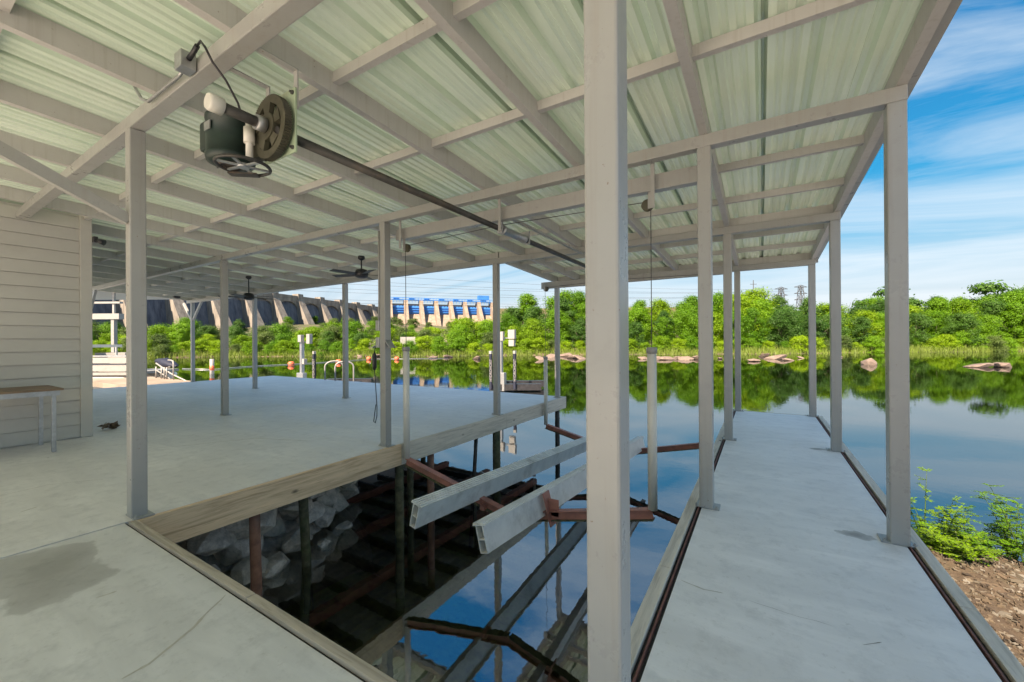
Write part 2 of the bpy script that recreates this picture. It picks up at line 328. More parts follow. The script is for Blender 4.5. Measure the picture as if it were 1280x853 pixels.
def water_mat():
    m, t, b = mat('river_water'); t.nodes.remove(b); o = t.nodes['Material Output']; p = pos(t)
    tr = t.nodes.new('ShaderNodeBsdfTransparent'); tr.inputs[0].default_value = (0.84, 0.88, 0.74, 1)
    gl = t.nodes.new('ShaderNodeBsdfGlossy'); gl.inputs['Roughness'].default_value = 0.015; gl.inputs['Color'].default_value = (0.93, 0.96, 0.97, 1)
    df = t.nodes.new('ShaderNodeBsdfDiffuse'); df.inputs[0].default_value = (0.075, 0.09, 0.05, 1)
    m1 = t.nodes.new('ShaderNodeMixShader'); m1.inputs[0].default_value = 0.0; t.links.new(tr.outputs[0], m1.inputs[1]); t.links.new(df.outputs[0], m1.inputs[2])
    fr = t.nodes.new('ShaderNodeFresnel'); fr.inputs['IOR'].default_value = 4.0
    m2 = t.nodes.new('ShaderNodeMixShader'); t.links.new(fr.outputs[0], m2.inputs[0]); t.links.new(m1.outputs[0], m2.inputs[1]); t.links.new(gl.outputs[0], m2.inputs[2])
    bn = t.nodes.new('ShaderNodeBump'); bn.inputs['Strength'].default_value = 0.05; bn.inputs['Distance'].default_value = 0.05
    h = mixc_(t, 0.35, noise_tex(t, mapping(t, p, (0.5, 0.5, 1)), 1.0, 3), noise_tex(t, p, 4.0, 3))
    t.links.new(h, bn.inputs['Height']); t.links.new(bn.outputs[0], gl.inputs['Normal'])
    t.links.new(m2.outputs[0], o.inputs['Surface']); return m
M['water'] = water_mat()
def leaf_mat(name, a, b_, trans=0.35):
    m, t, b = mat(name); o = t.nodes['Material Output']; g = t.nodes.new('ShaderNodeNewGeometry'); oi = t.nodes.new('ShaderNodeObjectInfo')
    f = t.nodes.new('ShaderNodeMath'); f.operation = 'MULTIPLY_ADD'; f.inputs[1].default_value = 0.38
    t.links.new(g.outputs['Random Per Island'], f.inputs[0])
    f2 = t.nodes.new('ShaderNodeMath'); f2.operation = 'MULTIPLY'; f2.inputs[1].default_value = 0.62; t.links.new(oi.outputs['Random'], f2.inputs[0]); t.links.new(f2.outputs[0], f.inputs[2])
    c = ramp(t, f.outputs[0], [(0.0, a), (1.0, b_)])
    t.links.new(c, b.inputs['Base Color']); b.inputs['Roughness'].default_value = 0.5; b.inputs['Specular IOR Level'].default_value = 0.25
    tl = t.nodes.new('ShaderNodeBsdfTranslucent'); t.links.new(mixc_(t, 1.0, c, (1.25, 1.3, 0.6), 'MULTIPLY'), tl.inputs[0])
    ms = t.nodes.new('ShaderNodeMixShader'); ms.inputs[0].default_value = trans
    t.links.new(b.outputs[0], ms.inputs[1]); t.links.new(tl.outputs[0], ms.inputs[2]); t.links.new(ms.outputs[0], o.inputs['Surface']); return m
M['leaf'] = leaf_mat('leaf_bright', (0.0349, 0.128, 0.00581), (0.14, 0.3, 0.0136))
M['leaf_d'] = leaf_mat('leaf_dark', (0.0232, 0.0814, 0.0155), (0.0698, 0.165, 0.0232))
M['leaf_y'] = leaf_mat('leaf_yellow_green', (0.0679, 0.174, 0.00581), (0.222, 0.359, 0.0155))
M['leaf_olive'] = leaf_mat('leaf_olive', (0.0485, 0.0969, 0.0252), (0.107, 0.165, 0.0426))
M['reed'] = leaf_mat('reed', (0.0871, 0.165, 0.0232), (0.194, 0.253, 0.0581))
M['bark'] = simple('bark', (0.10, 0.08, 0.06), 0.9, 0, 0.3, 8, None, 0, 0.5)
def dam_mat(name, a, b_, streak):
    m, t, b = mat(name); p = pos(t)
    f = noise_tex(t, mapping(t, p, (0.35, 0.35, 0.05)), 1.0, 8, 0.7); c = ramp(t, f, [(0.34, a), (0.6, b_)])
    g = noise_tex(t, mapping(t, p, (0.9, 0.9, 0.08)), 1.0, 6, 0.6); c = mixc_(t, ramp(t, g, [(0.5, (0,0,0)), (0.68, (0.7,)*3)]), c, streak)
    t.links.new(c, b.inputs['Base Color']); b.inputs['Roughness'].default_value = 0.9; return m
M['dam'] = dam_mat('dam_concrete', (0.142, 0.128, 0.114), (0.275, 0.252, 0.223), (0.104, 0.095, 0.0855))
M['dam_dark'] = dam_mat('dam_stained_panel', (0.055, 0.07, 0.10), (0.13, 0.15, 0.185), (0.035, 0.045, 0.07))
M['spill'] = dam_mat('spillway_concrete', (0.18, 0.142, 0.109), (0.294, 0.237, 0.19), (0.133, 0.104, 0.0808))

# ------------------------------------------------------------------ layout constants
ZW = -1.33                                  # water level; deck top is z = 0
PW = 0.105                                  # post width
YR = [1.145, 3.7036, 6.4033, 9.1233]        # front faces of the post rows
XR, XL, XS = 0.7415, -0.4504, -4.381        # left faces of three post lines
def HF(y): return 3.015 - 0.0459*(y-3.7036)
SL = 0.0459; BH = 0.103; RD = 0.15
XQ = [-8.93, -13.35, -17.75]

# ================================================================== SETTING
# far ground: one sheet from below the water to beyond the dam
def shore(lat):
    return 79 + 5*nz(lat*0.03, 3.1) + 2.5*nz(lat*0.11, 7.7) + (6 if lat > 40 else 0)*min(1, (lat-40)/40 if lat > 40 else 0)
def ground_h(lat, dep):
    s = shore(lat); d = dep - s
    if d < 0: return max(ZW-3.0, ZW + d*0.25)
    up = ZW + 1.3*(1-math.exp(-d/5)) + 0.5*nz(lat*0.05, dep*0.05)*min(1, d/10)
    k = max(0, min(1, (d-30)/220)); k = k*k*(3-2*k)
    side = max(0, min(1, (-lat+40)/110))      # the slope up to the dam only on the left
    rise = 15.5*side + 3.0*(1-side)
    z = up + k*rise
    if dep > 420: z += (dep-420)*0.02*(0.6+0.4*nz(lat*0.004, 1.3))
    return z
lats = [-700+i*12 for i in range(34)] + [-292+i*5.5 for i in range(110)] + [313+i*14 for i in range(40)]
deps = [60+i*2.2 for i in range(30)] + [126+i*7 for i in range(50)] + [476+i*40 for i in range(45)]
g = MB(); nl = len(lats)
g.add([CW(a, d, ground_h(a, d)) for d in deps for a in lats], [(j*nl+i, j*nl+i+1, (j+1)*nl+i+1, (j+1)*nl+i) for j in range(len(deps)-1) for i in range(nl-1)], True)
tag(g.build('far_bank', M['ground']), kind='structure')
# river
wv = MB(); wv.add([(-900,-40,ZW),(900,-40,ZW),(900,900,ZW),(-900,900,ZW)], [(0,1,2,3)])
wv = MB(); W0 = [CW(-900,-60,ZW), CW(900,-60,ZW), CW(900,125,ZW), CW(-900,125,ZW)]; wv.add(W0, [(0,1,2,3)])
tag(wv.build('river_water', M['water']), kind='structure')
# river bed: deep in the open, shallow and mossy inside the slip
bd = MB(); nx, ny = 80, 80
def bedz(x, y):
    if -8 < x < 2 and y < 9: base = -1.75 - 0.10*max(0, y-1) - 0.16*max(0, x+5.0)
    else: base = -2.9
    return base + 0.16*nz(x*0.9, y*0.9) + 0.06*nz(x*3, y*3)
xs = [-40+i*1.0 for i in range(30)] + [-10+i*0.25 for i in range(52)] + [3+i*2 for i in range(20)]
ys = [-4+i*0.25 for i in range(56)] + [10+i*3 for i in range(26)]
nl = len(xs)
bd.add([(x, y, bedz(x, y)) for y in ys for x in xs], [(j*nl+i, j*nl+i+1, (j+1)*nl+i+1, (j+1)*nl+i) for j in range(len(ys)-1) for i in range(nl-1)], True)
tag(bd.build('river_bed', M['bed']), kind='structure')
# land behind the camera, unseen; made pale to bounce sun under the roof
sh = MB(); sh.add([(-80,-80,-0.3),(80,-80,-0.3),(80,-8.02,-0.3),(-80,-8.02,-0.3)], [(0,1,2,3)])
sh.add([(-80,-8.02,-0.3),(80,-8.02,-0.3),(80,-7.6,-3.2),(-80,-7.6,-3.2)], [(0,1,2,3)])
tag(sh.build('shore_ground', M['conc']), kind='structure')
# soil bank beside the walkway
sb = MB(); nxs, nys = 46, 60
def soilz(x, y):
    edge = 4.95 + 0.25*nz(x*1.3, 0.4) + 0.25*(x-1)         # where it drops to the water
    z = -0.20 - 0.08*(x-0.93) + 0.07*nz(x*2, y*2) + 0.035*nz(x*7, y*7)
    if y > edge-0.6: z -= 1.6*((y-edge+0.6)/0.9)**1.5
    return z
xs = [0.935+i*0.14 for i in range(nxs)]; ys = [-7.9+i*0.35 for i in range(26)] + [1.2+i*0.09 for i in range(60)]
sb.add([(x, y, soilz(x, y)) for y in ys for x in xs], [(j*nxs+i, j*nxs+i+1, (j+1)*nxs+i+1, (j+1)*nxs+i) for j in range(len(ys)-1) for i in range(nxs-1)], True)
tag(sb.build('soil_bank', M['soil']), kind='structure')

# concrete decks
dk = MB().box(-17.85, -4.264, -8, 9.40, -0.12, 0.0).build('deck_slab', M['conc']); tag(dk, kind='structure')
nd = MB().box(-4.252, -0.555, -8, 1.098, -0.12, -0.004).build('near_slab', M['conc_n']); tag(nd, kind='structure')
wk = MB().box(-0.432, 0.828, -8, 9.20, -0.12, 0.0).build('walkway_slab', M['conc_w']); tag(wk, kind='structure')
# hairline cracks and a rusty drip line, a millimetre proud
def far0(px, py, z):
    q = _fw + _r2*((px-640)/FPX) - _u2*((py-426.5)/FPX); t = (z-CAMH)/q.z; return Vector((q.x*t, q.y*t, z))
def crack(pts, wd, mt, par, z=0.0012):
    P = []
    for (a, b), (c, d) in zip(pts[:-1], pts[1:]):
        for k in range(8): P.append(far0(a+(c-a)*k/8, b+(d-b)*k/8, z))
    P = [q+Vector((.012*nz(q.x*9, q.y*9, 1), .012*nz(q.x*9, q.y*9, 5), 0)) for q in P]; vs = []
    for i, q in enumerate(P):
        t_ = (P[min(i+1, len(P)-1)]-P[max(i-1, 0)]).normalized(); n = Vector((-t_.y, t_.x, 0))*wd*(.35+.65*abs(nz(i*.9, wd*50)))*(.3 if i in (0, len(P)-1) else 1); vs += [q-n, q+n]
    MB().add(vs, [(2*i, 2*i+1, 2*i+3, 2*i+2) for i in range(len(P)-1)]).build('crack', M[mt], par, False)
M['crack'] = simple('crack_dirt', (0.30, 0.275, 0.235), 0.9, 0, 0.3, 20)
M['smear'] = simple('rusty_smear', (0.50, 0.465, 0.40), 0.9, 0, 0.15, 20)
crack([(935, 750), (985, 766), (1052, 787)], .0022, 'crack', wk); crack([(850, 724), (880, 737), (906, 742)], .007, 'smear', wk); crack([(1078, 806), (1104, 803)], .004, 'crack', wk)
crack([(1010, 640), (1040, 650), (1075, 652)], .0016, 'crack', wk); crack([(930, 600), (985, 596)], .002, 'crack', wk)
crack([(150, 850), (185, 832), (240, 786), (288, 738)], .012, 'smear', nd, -0.0028); crack([(118, 748), (150, 738)], .010, 'smear', nd, -0.0028); crack([(0, 620), (60, 606), (140, 598)], .004, 'crack', dk); crack([(25, 640), (50, 633)], .014, 'smear', dk); crack([(200, 560), (320, 548), (400, 552)], .012, 'smear', dk)
# fascia boards along the slip (three lengths), far end board
for y0, y1, mt in ((1.165, 3.93, 'wood_warm'), (3.935, 6.62, 'wood_grey'), (6.625, 9.44, 'wood_grey')):
    MB().box(-4.262, -4.217, y0, y1, -0.285, -0.003+(0.002 if y0 > 2 else 0), bev=0.004).build('fascia_board', M[mt], dk)
for x0 in (-17.85, -13.2, -8.7):
    MB().box(x0, x0+4.42, 9.402, 9.445, -0.285, -0.004, bev=0.004).build('fascia_board', M['wood_x'], dk)
for x0, x1 in ((-4.214, -2.40), (-2.396, -0.56)):
    MB().box(x0, x1, 1.112, 1.162, -0.285, 0.012, bev=0.004).build('kerb_board', M['wood_x'], nd)
MB().box(-4.25, -0.56, 1.0985, 1.1115, -0.28, -0.012).build('expansion_joint', M['joint'], nd)
MB().box(-4.2635, -4.2525, -8, 1.11, -0.1, -0.010).build('expansion_joint', M['joint'], nd)
for y0, y1 in ((-3, 2.6), (2.605, 6.1), (6.105, 9.21)):
    MB().box(-0.548, -0.476, y0, y1, -0.29, 0.014, bev=0.004).build('kerb_board', M['wood_grey'], wk)
    MB().box(0.868, 0.935, y0+0.4, y1+(0.4 if y1 < 9 else 0), -0.29, 0.014, bev=0.004).build('kerb_board', M['wood_grey'], wk)
MB().box(-0.458, -0.450, -3, 9.2, -0.12, 0.006).build('steel_edge_angle', M['rededge'], wk)
MB().box(-0.475, -0.461, -3, 9.2, -0.2, -0.012).box(-0.4475, -0.4325, -3, 9.2, -0.11, -0.010).build('dark_gap', M['joint'], wk)
MB().box(0.840, 0.848, -3, 9.2, -0.12, 0.006).build('steel_edge_angle', M['rededge'], wk)
MB().box(0.851, 0.867, -3, 9.2, -0.2, -0.012).box(0.829, 0.8375, -3, 9.2, -0.11, -0.010).build('dark_gap', M['joint'], wk)
MB().box(-0.43, 0.83, 9.202, 9.245, -0.29, 0.0, bev=0.004).build('kerb_board', M['wood_x'], wk)
# underside of the deck: ribbed steel form deck, joists, red girders, piles (seen mirrored in the water)
uz = -0.13; prof = []
x = -4.27
while x > -9.2:
    prof += [(x, uz), (x-0.09, uz), (x-0.11, uz-0.035), (x-0.17, uz-0.035)]; x -= 0.19
ud = MB(); k = len(prof)
ud.add([(a, y, z) for y in (-2, 9.39) for a, z in prof], [(i, i+1, k+i+1, k+i) for i in range(k-1)])
ud.build('form_deck', simple('zinc_form_deck', (0.62, 0.63, 0.63), 0.5, 0.0, 0.15, 4, (0.4, 0.36, 0.3), 0.5), dk)
jm = None
for i in range(13):
    y = 1.35 + i*0.64
    MB().box(-9.3, -4.28, y, y+0.06, -0.31, -0.17).build('joist', M['darkmetal'], dk)
for xx in (-5.1, -6.6, -8.1):
    MB().box(xx-0.06, xx+0.06, -2, 9.38, -0.46, -0.312).build('girder', M['red'], dk)
def pile(x, y, z0, z1, r, mt, dx=0.0, dy=0.0, par=dk):
    zs = [z0+(z1-z0)*i/5 for i in range(6)]
    pts = [(x+dx*(z1-z)/(z1-z0)+0.006*nz(z*5, x), y+dy*(z1-z)/(z1-z0), z) for z in zs]
    return MB().tube(pts, [r*(1+0.10*nz(i*1.7, x*3)) for i in range(6)], 10).build('pile', M[mt], par)
pile(-4.42, 2.13, -2.2, -0.20, 0.052, 'redpile', 0.08)
pile(-4.80, 2.86, -1.9, -0.20, 0.055, 'moss', 0.05, 0.05)
pile(-4.34, 6.45, -2.8, -0.13, 0.075, 'moss'); pile(-4.34, 9.17, -2.8, -0.13, 0.06, 'darkmetal')
pile(-4.36, 4.02, -2.6, -0.13, 0.06, 'moss'); pile(-4.45, 4.75, -2.8, -0.13, 0.055, 'redpile'); pile(-4.9, 4.75, -2.8, -0.13, 0.05, 'moss')
pile(-4.45, 5.95, -2.7, -0.3, 0.035, 'darkmetal', -0.12, -0.06)
pile(-8.9, 6.45, -2.8, -0.13, 0.075, 'moss'); pile(-8.9, 9.17, -2.8, -0.13, 0.075, 'moss')
for yy in (2.4, 3.75, 6.45, 9.0):
    MB().tube([(-0.38, yy, -3), (-0.38, yy, -0.13)], 0.06, 10).build('pile', M['redpile'], wk)
    MB().tube([(0.78, yy, -3), (0.78, yy, -0.13)], 0.06, 10).build('pile', M['redpile'], wk)

# ================================================================== SHELTER (posts, beams, rafters, purlins, roof sheets)
sheltr = thing('dock_shelter', 'cream steel shelter with ribbed roof standing over the dock and boat slip', 'shelter', (0,0,0))
postmesh = {}
def post(x, y, top=None, plate=True):
    """x, y: left and front faces of the post"""
    h = (HF(y) if top is None else top)
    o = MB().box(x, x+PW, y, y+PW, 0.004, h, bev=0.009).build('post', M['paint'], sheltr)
    if plate:
        MB().box(x-0.045, x+PW+0.045, y+0.005, y+PW+0.03, 0.0005, 0.012, bev=0.002).lathe((x-0.025, y+0.02, 0.011), (0,0,1), [(0,.011),(.010,.011),(.012,.006),(.02,.006)], 6, False).lathe((x+PW+0.025, y+0.02, 0.011), (0,0,1), [(0,.011),(.010,.011),(.012,.006),(.02,.006)], 6, False).build('base_plate', M['paint'], o)
    return o
for y in YR: post(XR, y); post(XL, y); post(XS, y)
for q in XQ:
    for y in YR[1:3]: post(q-PW/2, y+0.02)
YB = -1.45
post(XR, YB); post(XS, YB)
def beamx(x0, x1, y, zoff=0.0, h=BH):
    z = HF(y)+zoff
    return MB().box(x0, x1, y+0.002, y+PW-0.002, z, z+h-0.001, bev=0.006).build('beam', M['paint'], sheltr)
beamx(-8.66, XR+PW+0.003, YB); beamx(-8.66, XR+PW+0.003, YR[0]); beamx(-18.1, XR+PW+0.003, YR[1]); beamx(-18.1, XR+PW+0.003, YR[2]); beamx(XS-0.003, XR+PW+0.003, YR[3])
YA, YL, YE = -4.1, 6.62, 9.32  # unseen rear edge YA cut short so sunlit deck bounces light in
def rafter(x, y0, y1, wd=0.062):
    z = HF(y0)+BH
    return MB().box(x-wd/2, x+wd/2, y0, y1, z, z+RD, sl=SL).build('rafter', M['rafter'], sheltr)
RX = [0.818, -0.40, -1.53, -2.65, -3.77, -4.93, -6.07, -7.17, -8.10, -9.2, -10.3, -11.4, -12.5, -13.6, -14.7, -15.8, -16.9, -18.0]
for i, xx in enumerate(RX): rafter(xx, YA, YE if xx > -4.3 else YL)
rafter(-4.36, YR[2]+PW+0.01, YE)
PH = 0.075
plines = [-4.05, -2.5, -0.45, 0.45, 1.83, 2.86, 4.72, 5.70, 6.575, 7.42, 8.36, 9.275]
for y in plines:
    xs_ = [q for q in RX if (y < YL or q > -4.3)]
    if y > YL: xs_ = xs_ + [-4.36]
    for a, b in zip(xs_[:-1], xs_[1:]):
        z = HF(y)+BH+RD-0.002
        hh = PH if y not in (6.575, 9.275) else 0.13
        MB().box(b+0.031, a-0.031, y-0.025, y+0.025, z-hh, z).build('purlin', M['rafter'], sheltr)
# ribbed roof sheets
def rib_profile(wd):
    pr = []; n = 3; st = wd/n
    for i in range(n):
        a = i*st
        pr += [(a-0.036 if i else 0, 0), (a-0.016 if i else 0.004, 0.042), (a+0.016, 0.042), (a+0.036, 0)]
        for q in (0.36, 0.66):
            c = a + st*q; pr += [(c-0.026, 0), (c-0.012, 0.014), (c+0.012, 0.014), (c+0.026, 0)]
    pr += [(wd-0.036, 0), (wd-0.016, 0.042), (wd+0.018, 0.042), (wd+0.036, 0.002)]
    return pr
def sheet(x0, wd, y0, y1, dz):
    pr = rib_profile(wd); k = len(pr); b = MB()
    zz = lambda y: HF(y)+BH+RD+0.001+dz
    ysn = [y0, (y0+y1)/2, y1]
    b.add([(x0+a, y, zz(y)+h) for y in ysn for a, h in pr], [(j*k+i, j*k+i+1, (j+1)*k+i+1, (j+1)*k+i) for j in range(2) for i in range(k-1)])
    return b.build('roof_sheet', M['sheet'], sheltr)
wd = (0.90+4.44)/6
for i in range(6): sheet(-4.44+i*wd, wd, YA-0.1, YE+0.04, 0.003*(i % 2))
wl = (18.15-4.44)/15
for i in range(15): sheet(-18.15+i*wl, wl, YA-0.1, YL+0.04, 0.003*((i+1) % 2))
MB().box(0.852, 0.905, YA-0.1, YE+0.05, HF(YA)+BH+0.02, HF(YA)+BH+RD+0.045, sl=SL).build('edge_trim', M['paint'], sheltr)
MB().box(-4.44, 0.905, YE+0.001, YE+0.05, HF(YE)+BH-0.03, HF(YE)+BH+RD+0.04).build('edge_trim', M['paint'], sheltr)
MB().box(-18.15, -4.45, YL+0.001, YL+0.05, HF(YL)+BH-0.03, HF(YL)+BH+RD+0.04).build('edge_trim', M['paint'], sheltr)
# knee braces
MB().bar((XS+PW/2, 1.15, 2.40), (XS+PW/2, -0.55, 3.22), 0.06, 0.085).build('brace', M['paint'], sheltr)
for q, y in ((XQ[2], YR[2]+0.07), (XQ[2], YR[1]+0.07)):
    for s in ((1, -1) if y > 5 else (1,)):
        MB().bar((q+s*0.05, y, 2.25), (q+s*0.75, y, HF(y)+0.02), 0.06, 0.08).build('brace', M['paint'], sheltr)
# light cross beams that carry the lift, with hanger straps
for y, zt in ((3.90, 2.95), (8.22, 2.745)):
    MB().box(XS+PW, XL, y, y+0.10, zt-0.145, zt, bev=0.006).build('hoist_beam', M['paint'], sheltr)
for xx, y, z0 in ((-2.52, 3.83, 2.66), (-0.84, 3.83, 2.62), (-4.12, 3.83, 2.66)):
    MB().box(xx-0.018, xx+0.018, y, y+0.012, z0, HF(3.7)+0.06).build('hanger_strap', M['paint'], sheltr)

# ================================================================== LEFT BUILDING
bl = thing('boathouse', 'pale grey boathouse wall of lapped siding behind the bench', 'building', (-8.67, 1.9, 0))
BX, BY = -8.70, 1.86
MB().box(-14.5, BX-0.03, -6, BY-0.04, 0.0, 3.34).build('wall', M['siding'], bl)
ex = 0.183; z = 0.02; k = 0
while z < 3.3:
    z1 = min(z+ex-0.009, 3.36)
    bmx = MB()
    pr = [(BX-0.028, z), (BX+0.006, z), (BX-0.014, z1), (BX-0.028, z1)]
    bmx.prism([(a, -4.0, c) for a, c in pr], (0, BY-0.10+4.0, 0)); bmx.build('siding_board', M['siding'], bl)
    z += ex
MB().box(BX-0.03, BX+0.022, BY-0.098, BY+0.03, 0.003, 3.36, bev=0.004).build('corner_trim', M['siding'], bl)

# ================================================================== BOAT LIFT
lift = thing('boat_lift', 'cable boat lift with two hollow bunk boards on red V shaped cradles in the slip', 'boat lift', (-2.5, 3.96, -0.57))
TD = 0.066                                   # the lift hangs lower at its far end
def lz(y): return -TD*(y-3.96)
for y in (3.96, 8.17):
    dz = lz(y)
    for a, b in (((-4.15, y, -0.235+dz), (-2.50, y, -0.615+dz)), ((-0.885, y, -0.245+dz), (-2.50, y, -0.615+dz))):
        a, b = Vector(a), Vector(b); d = (b-a).normalized(); n = d.cross(Vector((0,1,0))).normalized()
        if n.z < 0: n = -n
        o = MB(); o.obox((a+b)/2, (b-a)/2, (0,0.006,0), n*0.044)
        o.obox((a+b)/2+n*0.048, (b-a)/2, (0,0.045,0), n*0.004)
        ca = o.build('cradle_arm', M['red'], lift)
        MB().obox((a+b)/2-n*0.048, (b-a)/2, (0,0.045,0), n*0.004).build('bottom_flange', M['moss'], ca)
    for xx in (-4.15, -0.885):
        top = 1.31+dz
        p_ = MB().tube([(xx, y, -0.20+dz), (xx, y, top)], 0.043, 14).build('guide_pole', M['pvc'], lift)
        MB().lathe((xx, y, top-0.03), (0,0,1), [(0, 0.050), (0.05, 0.050), (0.058, 0.044)], 14).build('pole_cap', M['white'], p_)
        pz = 2.67 if y < 5 else 2.56
        MB().tube([(xx, y, top-0.1), (xx, y, pz)], 0.0045, 6).build('cable', M['rope'], lift)
        MB().tube([(xx+(0.06 if xx < -2 else -0.06), y+0.02, pz+0.06), (-2.6, y+0.02, pz+0.10)], 0.0045, 6).build('cable', M['rope'], lift)
        pu = MB().lathe((xx+(0.03 if xx < -2 else -0.03), y-0.018, pz+0.02), (0,1,0), [(0, 0.055), (0.008, 0.055), (0.014, 0.043), (0.022, 0.043), (0.028, 0.055), (0.036, 0.055)], 18).build('pulley', M['gear'], lift)
        MB().box(xx-0.02, xx+0.02, y-0.032, y-0.020, pz-0.02, pz+0.16).build('pulley_bracket', M['paint'], lift)
for xb, sgn in ((-2.93, 1), (-2.06, -1)):
    th = R(14)*sgn                            # lean towards the keel line
    ux = Vector((math.cos(th), 0, -math.sin(th))); uu = Vector((math.sin(th), 0, math.cos(th)))
    y0, y1 = (2.86, 8.75) if sgn == 1 else (2.86, 8.45)
    zb = -0.49 if sgn == 1 else -0.515
    P0 = Vector((xb, y0, zb+lz(y0))); D = Vector((0, y1-y0, lz(y1)-lz(y0)))
    H, Wd, t_ = 0.235, 0.080, 0.008
    bk = MB()
    def rc(a0, a1, h0, h1): bk.prism([P0+ux*a0+uu*h0, P0+ux*a1+uu*h0, P0+ux*a1+uu*h1, P0+ux*a0+uu*h1], D)
    rc(-Wd/2, -Wd/2+t_, 0, H); rc(Wd/2-t_, Wd/2, 0, H); rc(-Wd/2+t_, Wd/2-t_, 0, t_); rc(-Wd/2+t_, Wd/2-t_, H*0.48, H*0.48+t_)
    bo = bk.build('bunk_board', M['alum'], lift)
    bk = MB(); rc(-0.070, 0.070, H, H+0.012)
    for a in (-0.062, -0.03, 0.002, 0.034): rc(a, a+0.018, H+0.0125, H+0.026)
    bk.build('tread_cap', M['alum'], bo)
for y in (3.96,):
    for xx, sg in ((-1.955, 1),):
        MB().obox((xx-0.02, y, -0.42), Vector((0.006,0,0)), Vector((0,0.07,0)), Vector((-0.045,0,0.17))).obox((xx+0.03, y, -0.40), Vector((0.06,0,0)), Vector((0,0.006,0)), Vector((0,0,0.09))).build('bunk_bracket', M['red'], lift)
    MB().box(-2.86, -2.80, y-0.07, y+0.07, -0.60, -0.54).build('bunk_bracket', M['red'], lift)

# ================================================================== WINCH
SX, SZ = -2.61, 2.745
wn = thing('lift_winch', 'dark green motor winch with big spur gear hung from the roof beam', 'winch', (SX, 1.45, SZ))
MB().box(SX-0.27, SX+0.105, 1.462, 1.476, SZ-0.13, SZ+0.28, bev=0.003).build('mounting_plate', M['greensteel'], wn)
for xx in (SX+0.085, SX-0.25):
    MB().box(xx-0.02, xx+0.02, 1.477, 1.486, SZ+0.15, HF(1.2)+0.02).build('hanger_bar', M['paint'], wn)
    MB().bar((xx, 1.4815, HF(1.2)+0.015), (xx, 1.24, HF(1.2)+0.015), 0.04, 0.008).build('hanger_bar', M['paint'], wn)
GC = Vector((SX-0.09, 1.395, SZ+0.05)); gr = 0.195
gm = MB(); n = 72
def ring(r0, r1, y0, y1, nn, teeth=False):
    vs = []; 
    for j in range(nn):
        a = 2*math.pi*j/nn; rr = r1 + (0.009 if teeth and j % 2 else 0)
        for (q, y) in ((r0, y0), (rr, y0), (rr, y1), (r0, y1)): vs.append(GC + Vector((q*math.cos(a), y, q*math.sin(a))))
    fs = []
    for j in range(nn):
        b, c = 4*j, 4*((j+1) % nn)
        for i in range(4): fs.append((b+i, b+(i+1) % 4, c+(i+1) % 4, c+i))
    gm.add(vs, fs)
ring(0.150, gr, 0.0, 0.045, 144, True); ring(0.02, 0.085, -0.012, 0.036, 48)
for j in range(5):
    a0 = 2*math.pi*j/5+0.35
    pts = [(0.083, a0-0.30), (0.152, a0-0.30), (0.152, a0+0.30), (0.083, a0+0.30)]
    gm.prism([GC+Vector((q*math.cos(a), -0.005, q*math.sin(a))) for q, a in pts], (0, 0.03, 0))
gm.build('spur_gear', M['gear'], wn)
ds = MB().tube([GC+Vector((0,-0.30,0)), GC+Vector((0,0.06,0))], 0.032, 16).build('stub_shaft', M['darkmetal'], wn)
MB().lathe(GC+Vector((0,-0.335,0)), (0,1,0), [(0, 0.044), (0.012, 0.05), (0.075, 0.05), (0.08, 0.034)], 20).build('end_cap', M['pvc'], ds)
MB().lathe(GC+Vector((0,-0.075,0)), (0,1,0), [(0, 0.046), (0.055, 0.046)], 20).build('collar', M['galv'], ds)
MC = Vector((SX-0.50, 1.36, SZ+0.045))
mo = MB().lathe(MC+Vector((0,0,-0.165)), (0,0,1), [(0, 0.10), (0.015, 0.140), (0.04, 0.146), (0.06, 0.146), (0.063, 0.140), (0.28, 0.140), (0.283, 0.146), (0.31, 0.146), (0.335, 0.13), (0.345, 0.07)], 28).build('motor', M['motor'], wn)
MB().box(MC.x-0.26, MC.x-0.11, MC.y-0.09, MC.y+0.05, MC.z-0.04, MC.z+0.165, bev=0.02).build('terminal_box', M['motor'], mo)
MB().lathe(MC+Vector((0,0,-0.20)), (0,0,1), [(0, 0.03), (0.03, 0.09), (0.036, 0.09)], 20).build('end_bell', M['darkmetal'], mo)
MB().box(SX-0.40, SX-0.16, 1.40, 1.47, SZ-0.10, SZ+0.16, bev=0.006).build('gearbox', M['gear'], wn)
MB().tube([(SX-0.25, 1.36, SZ-0.13), (SX-0.25, 1.36, SZ+0.12)], 0.022, 10).tube([(SX-0.25, 1.36, SZ-0.03), (SX-0.25, 1.36, SZ+0.07)], 0.034, 10).build('worm_shaft', M['pvc'], wn)
MB().box(MC.x-0.03, MC.x+0.05, MC.y-0.147, MC.y-0.141, MC.z+0.02, MC.z+0.075).build('name_plate', M['galv'], mo)
bo_ = MB()
for dx, dz in ((-0.24, -0.10), (0.08, -0.10), (0.08, 0.25), (-0.24, 0.25)): bo_.lathe((SX+dx, 1.462, SZ+dz), (0,-1,0), [(0, .014), (.010, .014), (.012, .008), (.022, .008)], 6, False)
bo_.build('bolt_set', M['darkmetal'], wn)
MB().tube([(SX-0.40, 1.30, SZ-0.135), (SX-0.46, 1.28, SZ-0.15), (SX-0.55, 1.30, SZ-0.14), (SX-0.60, 1.33, SZ-0.10)], .007, 6).build('loose_wire', M['black'], wn)
WC = Vector((SX-0.33, 1.36, SZ-0.16))
hw = MB(); n = 36
hw.tube([WC+Vector((0.155*math.cos(2*math.pi*j/n), 0.155*math.sin(2*math.pi*j/n), 0)) for j in range(n+1)], 0.011, 8, caps=False)
hb = hw.build('hand_wheel', M['darkmetal'], wn)
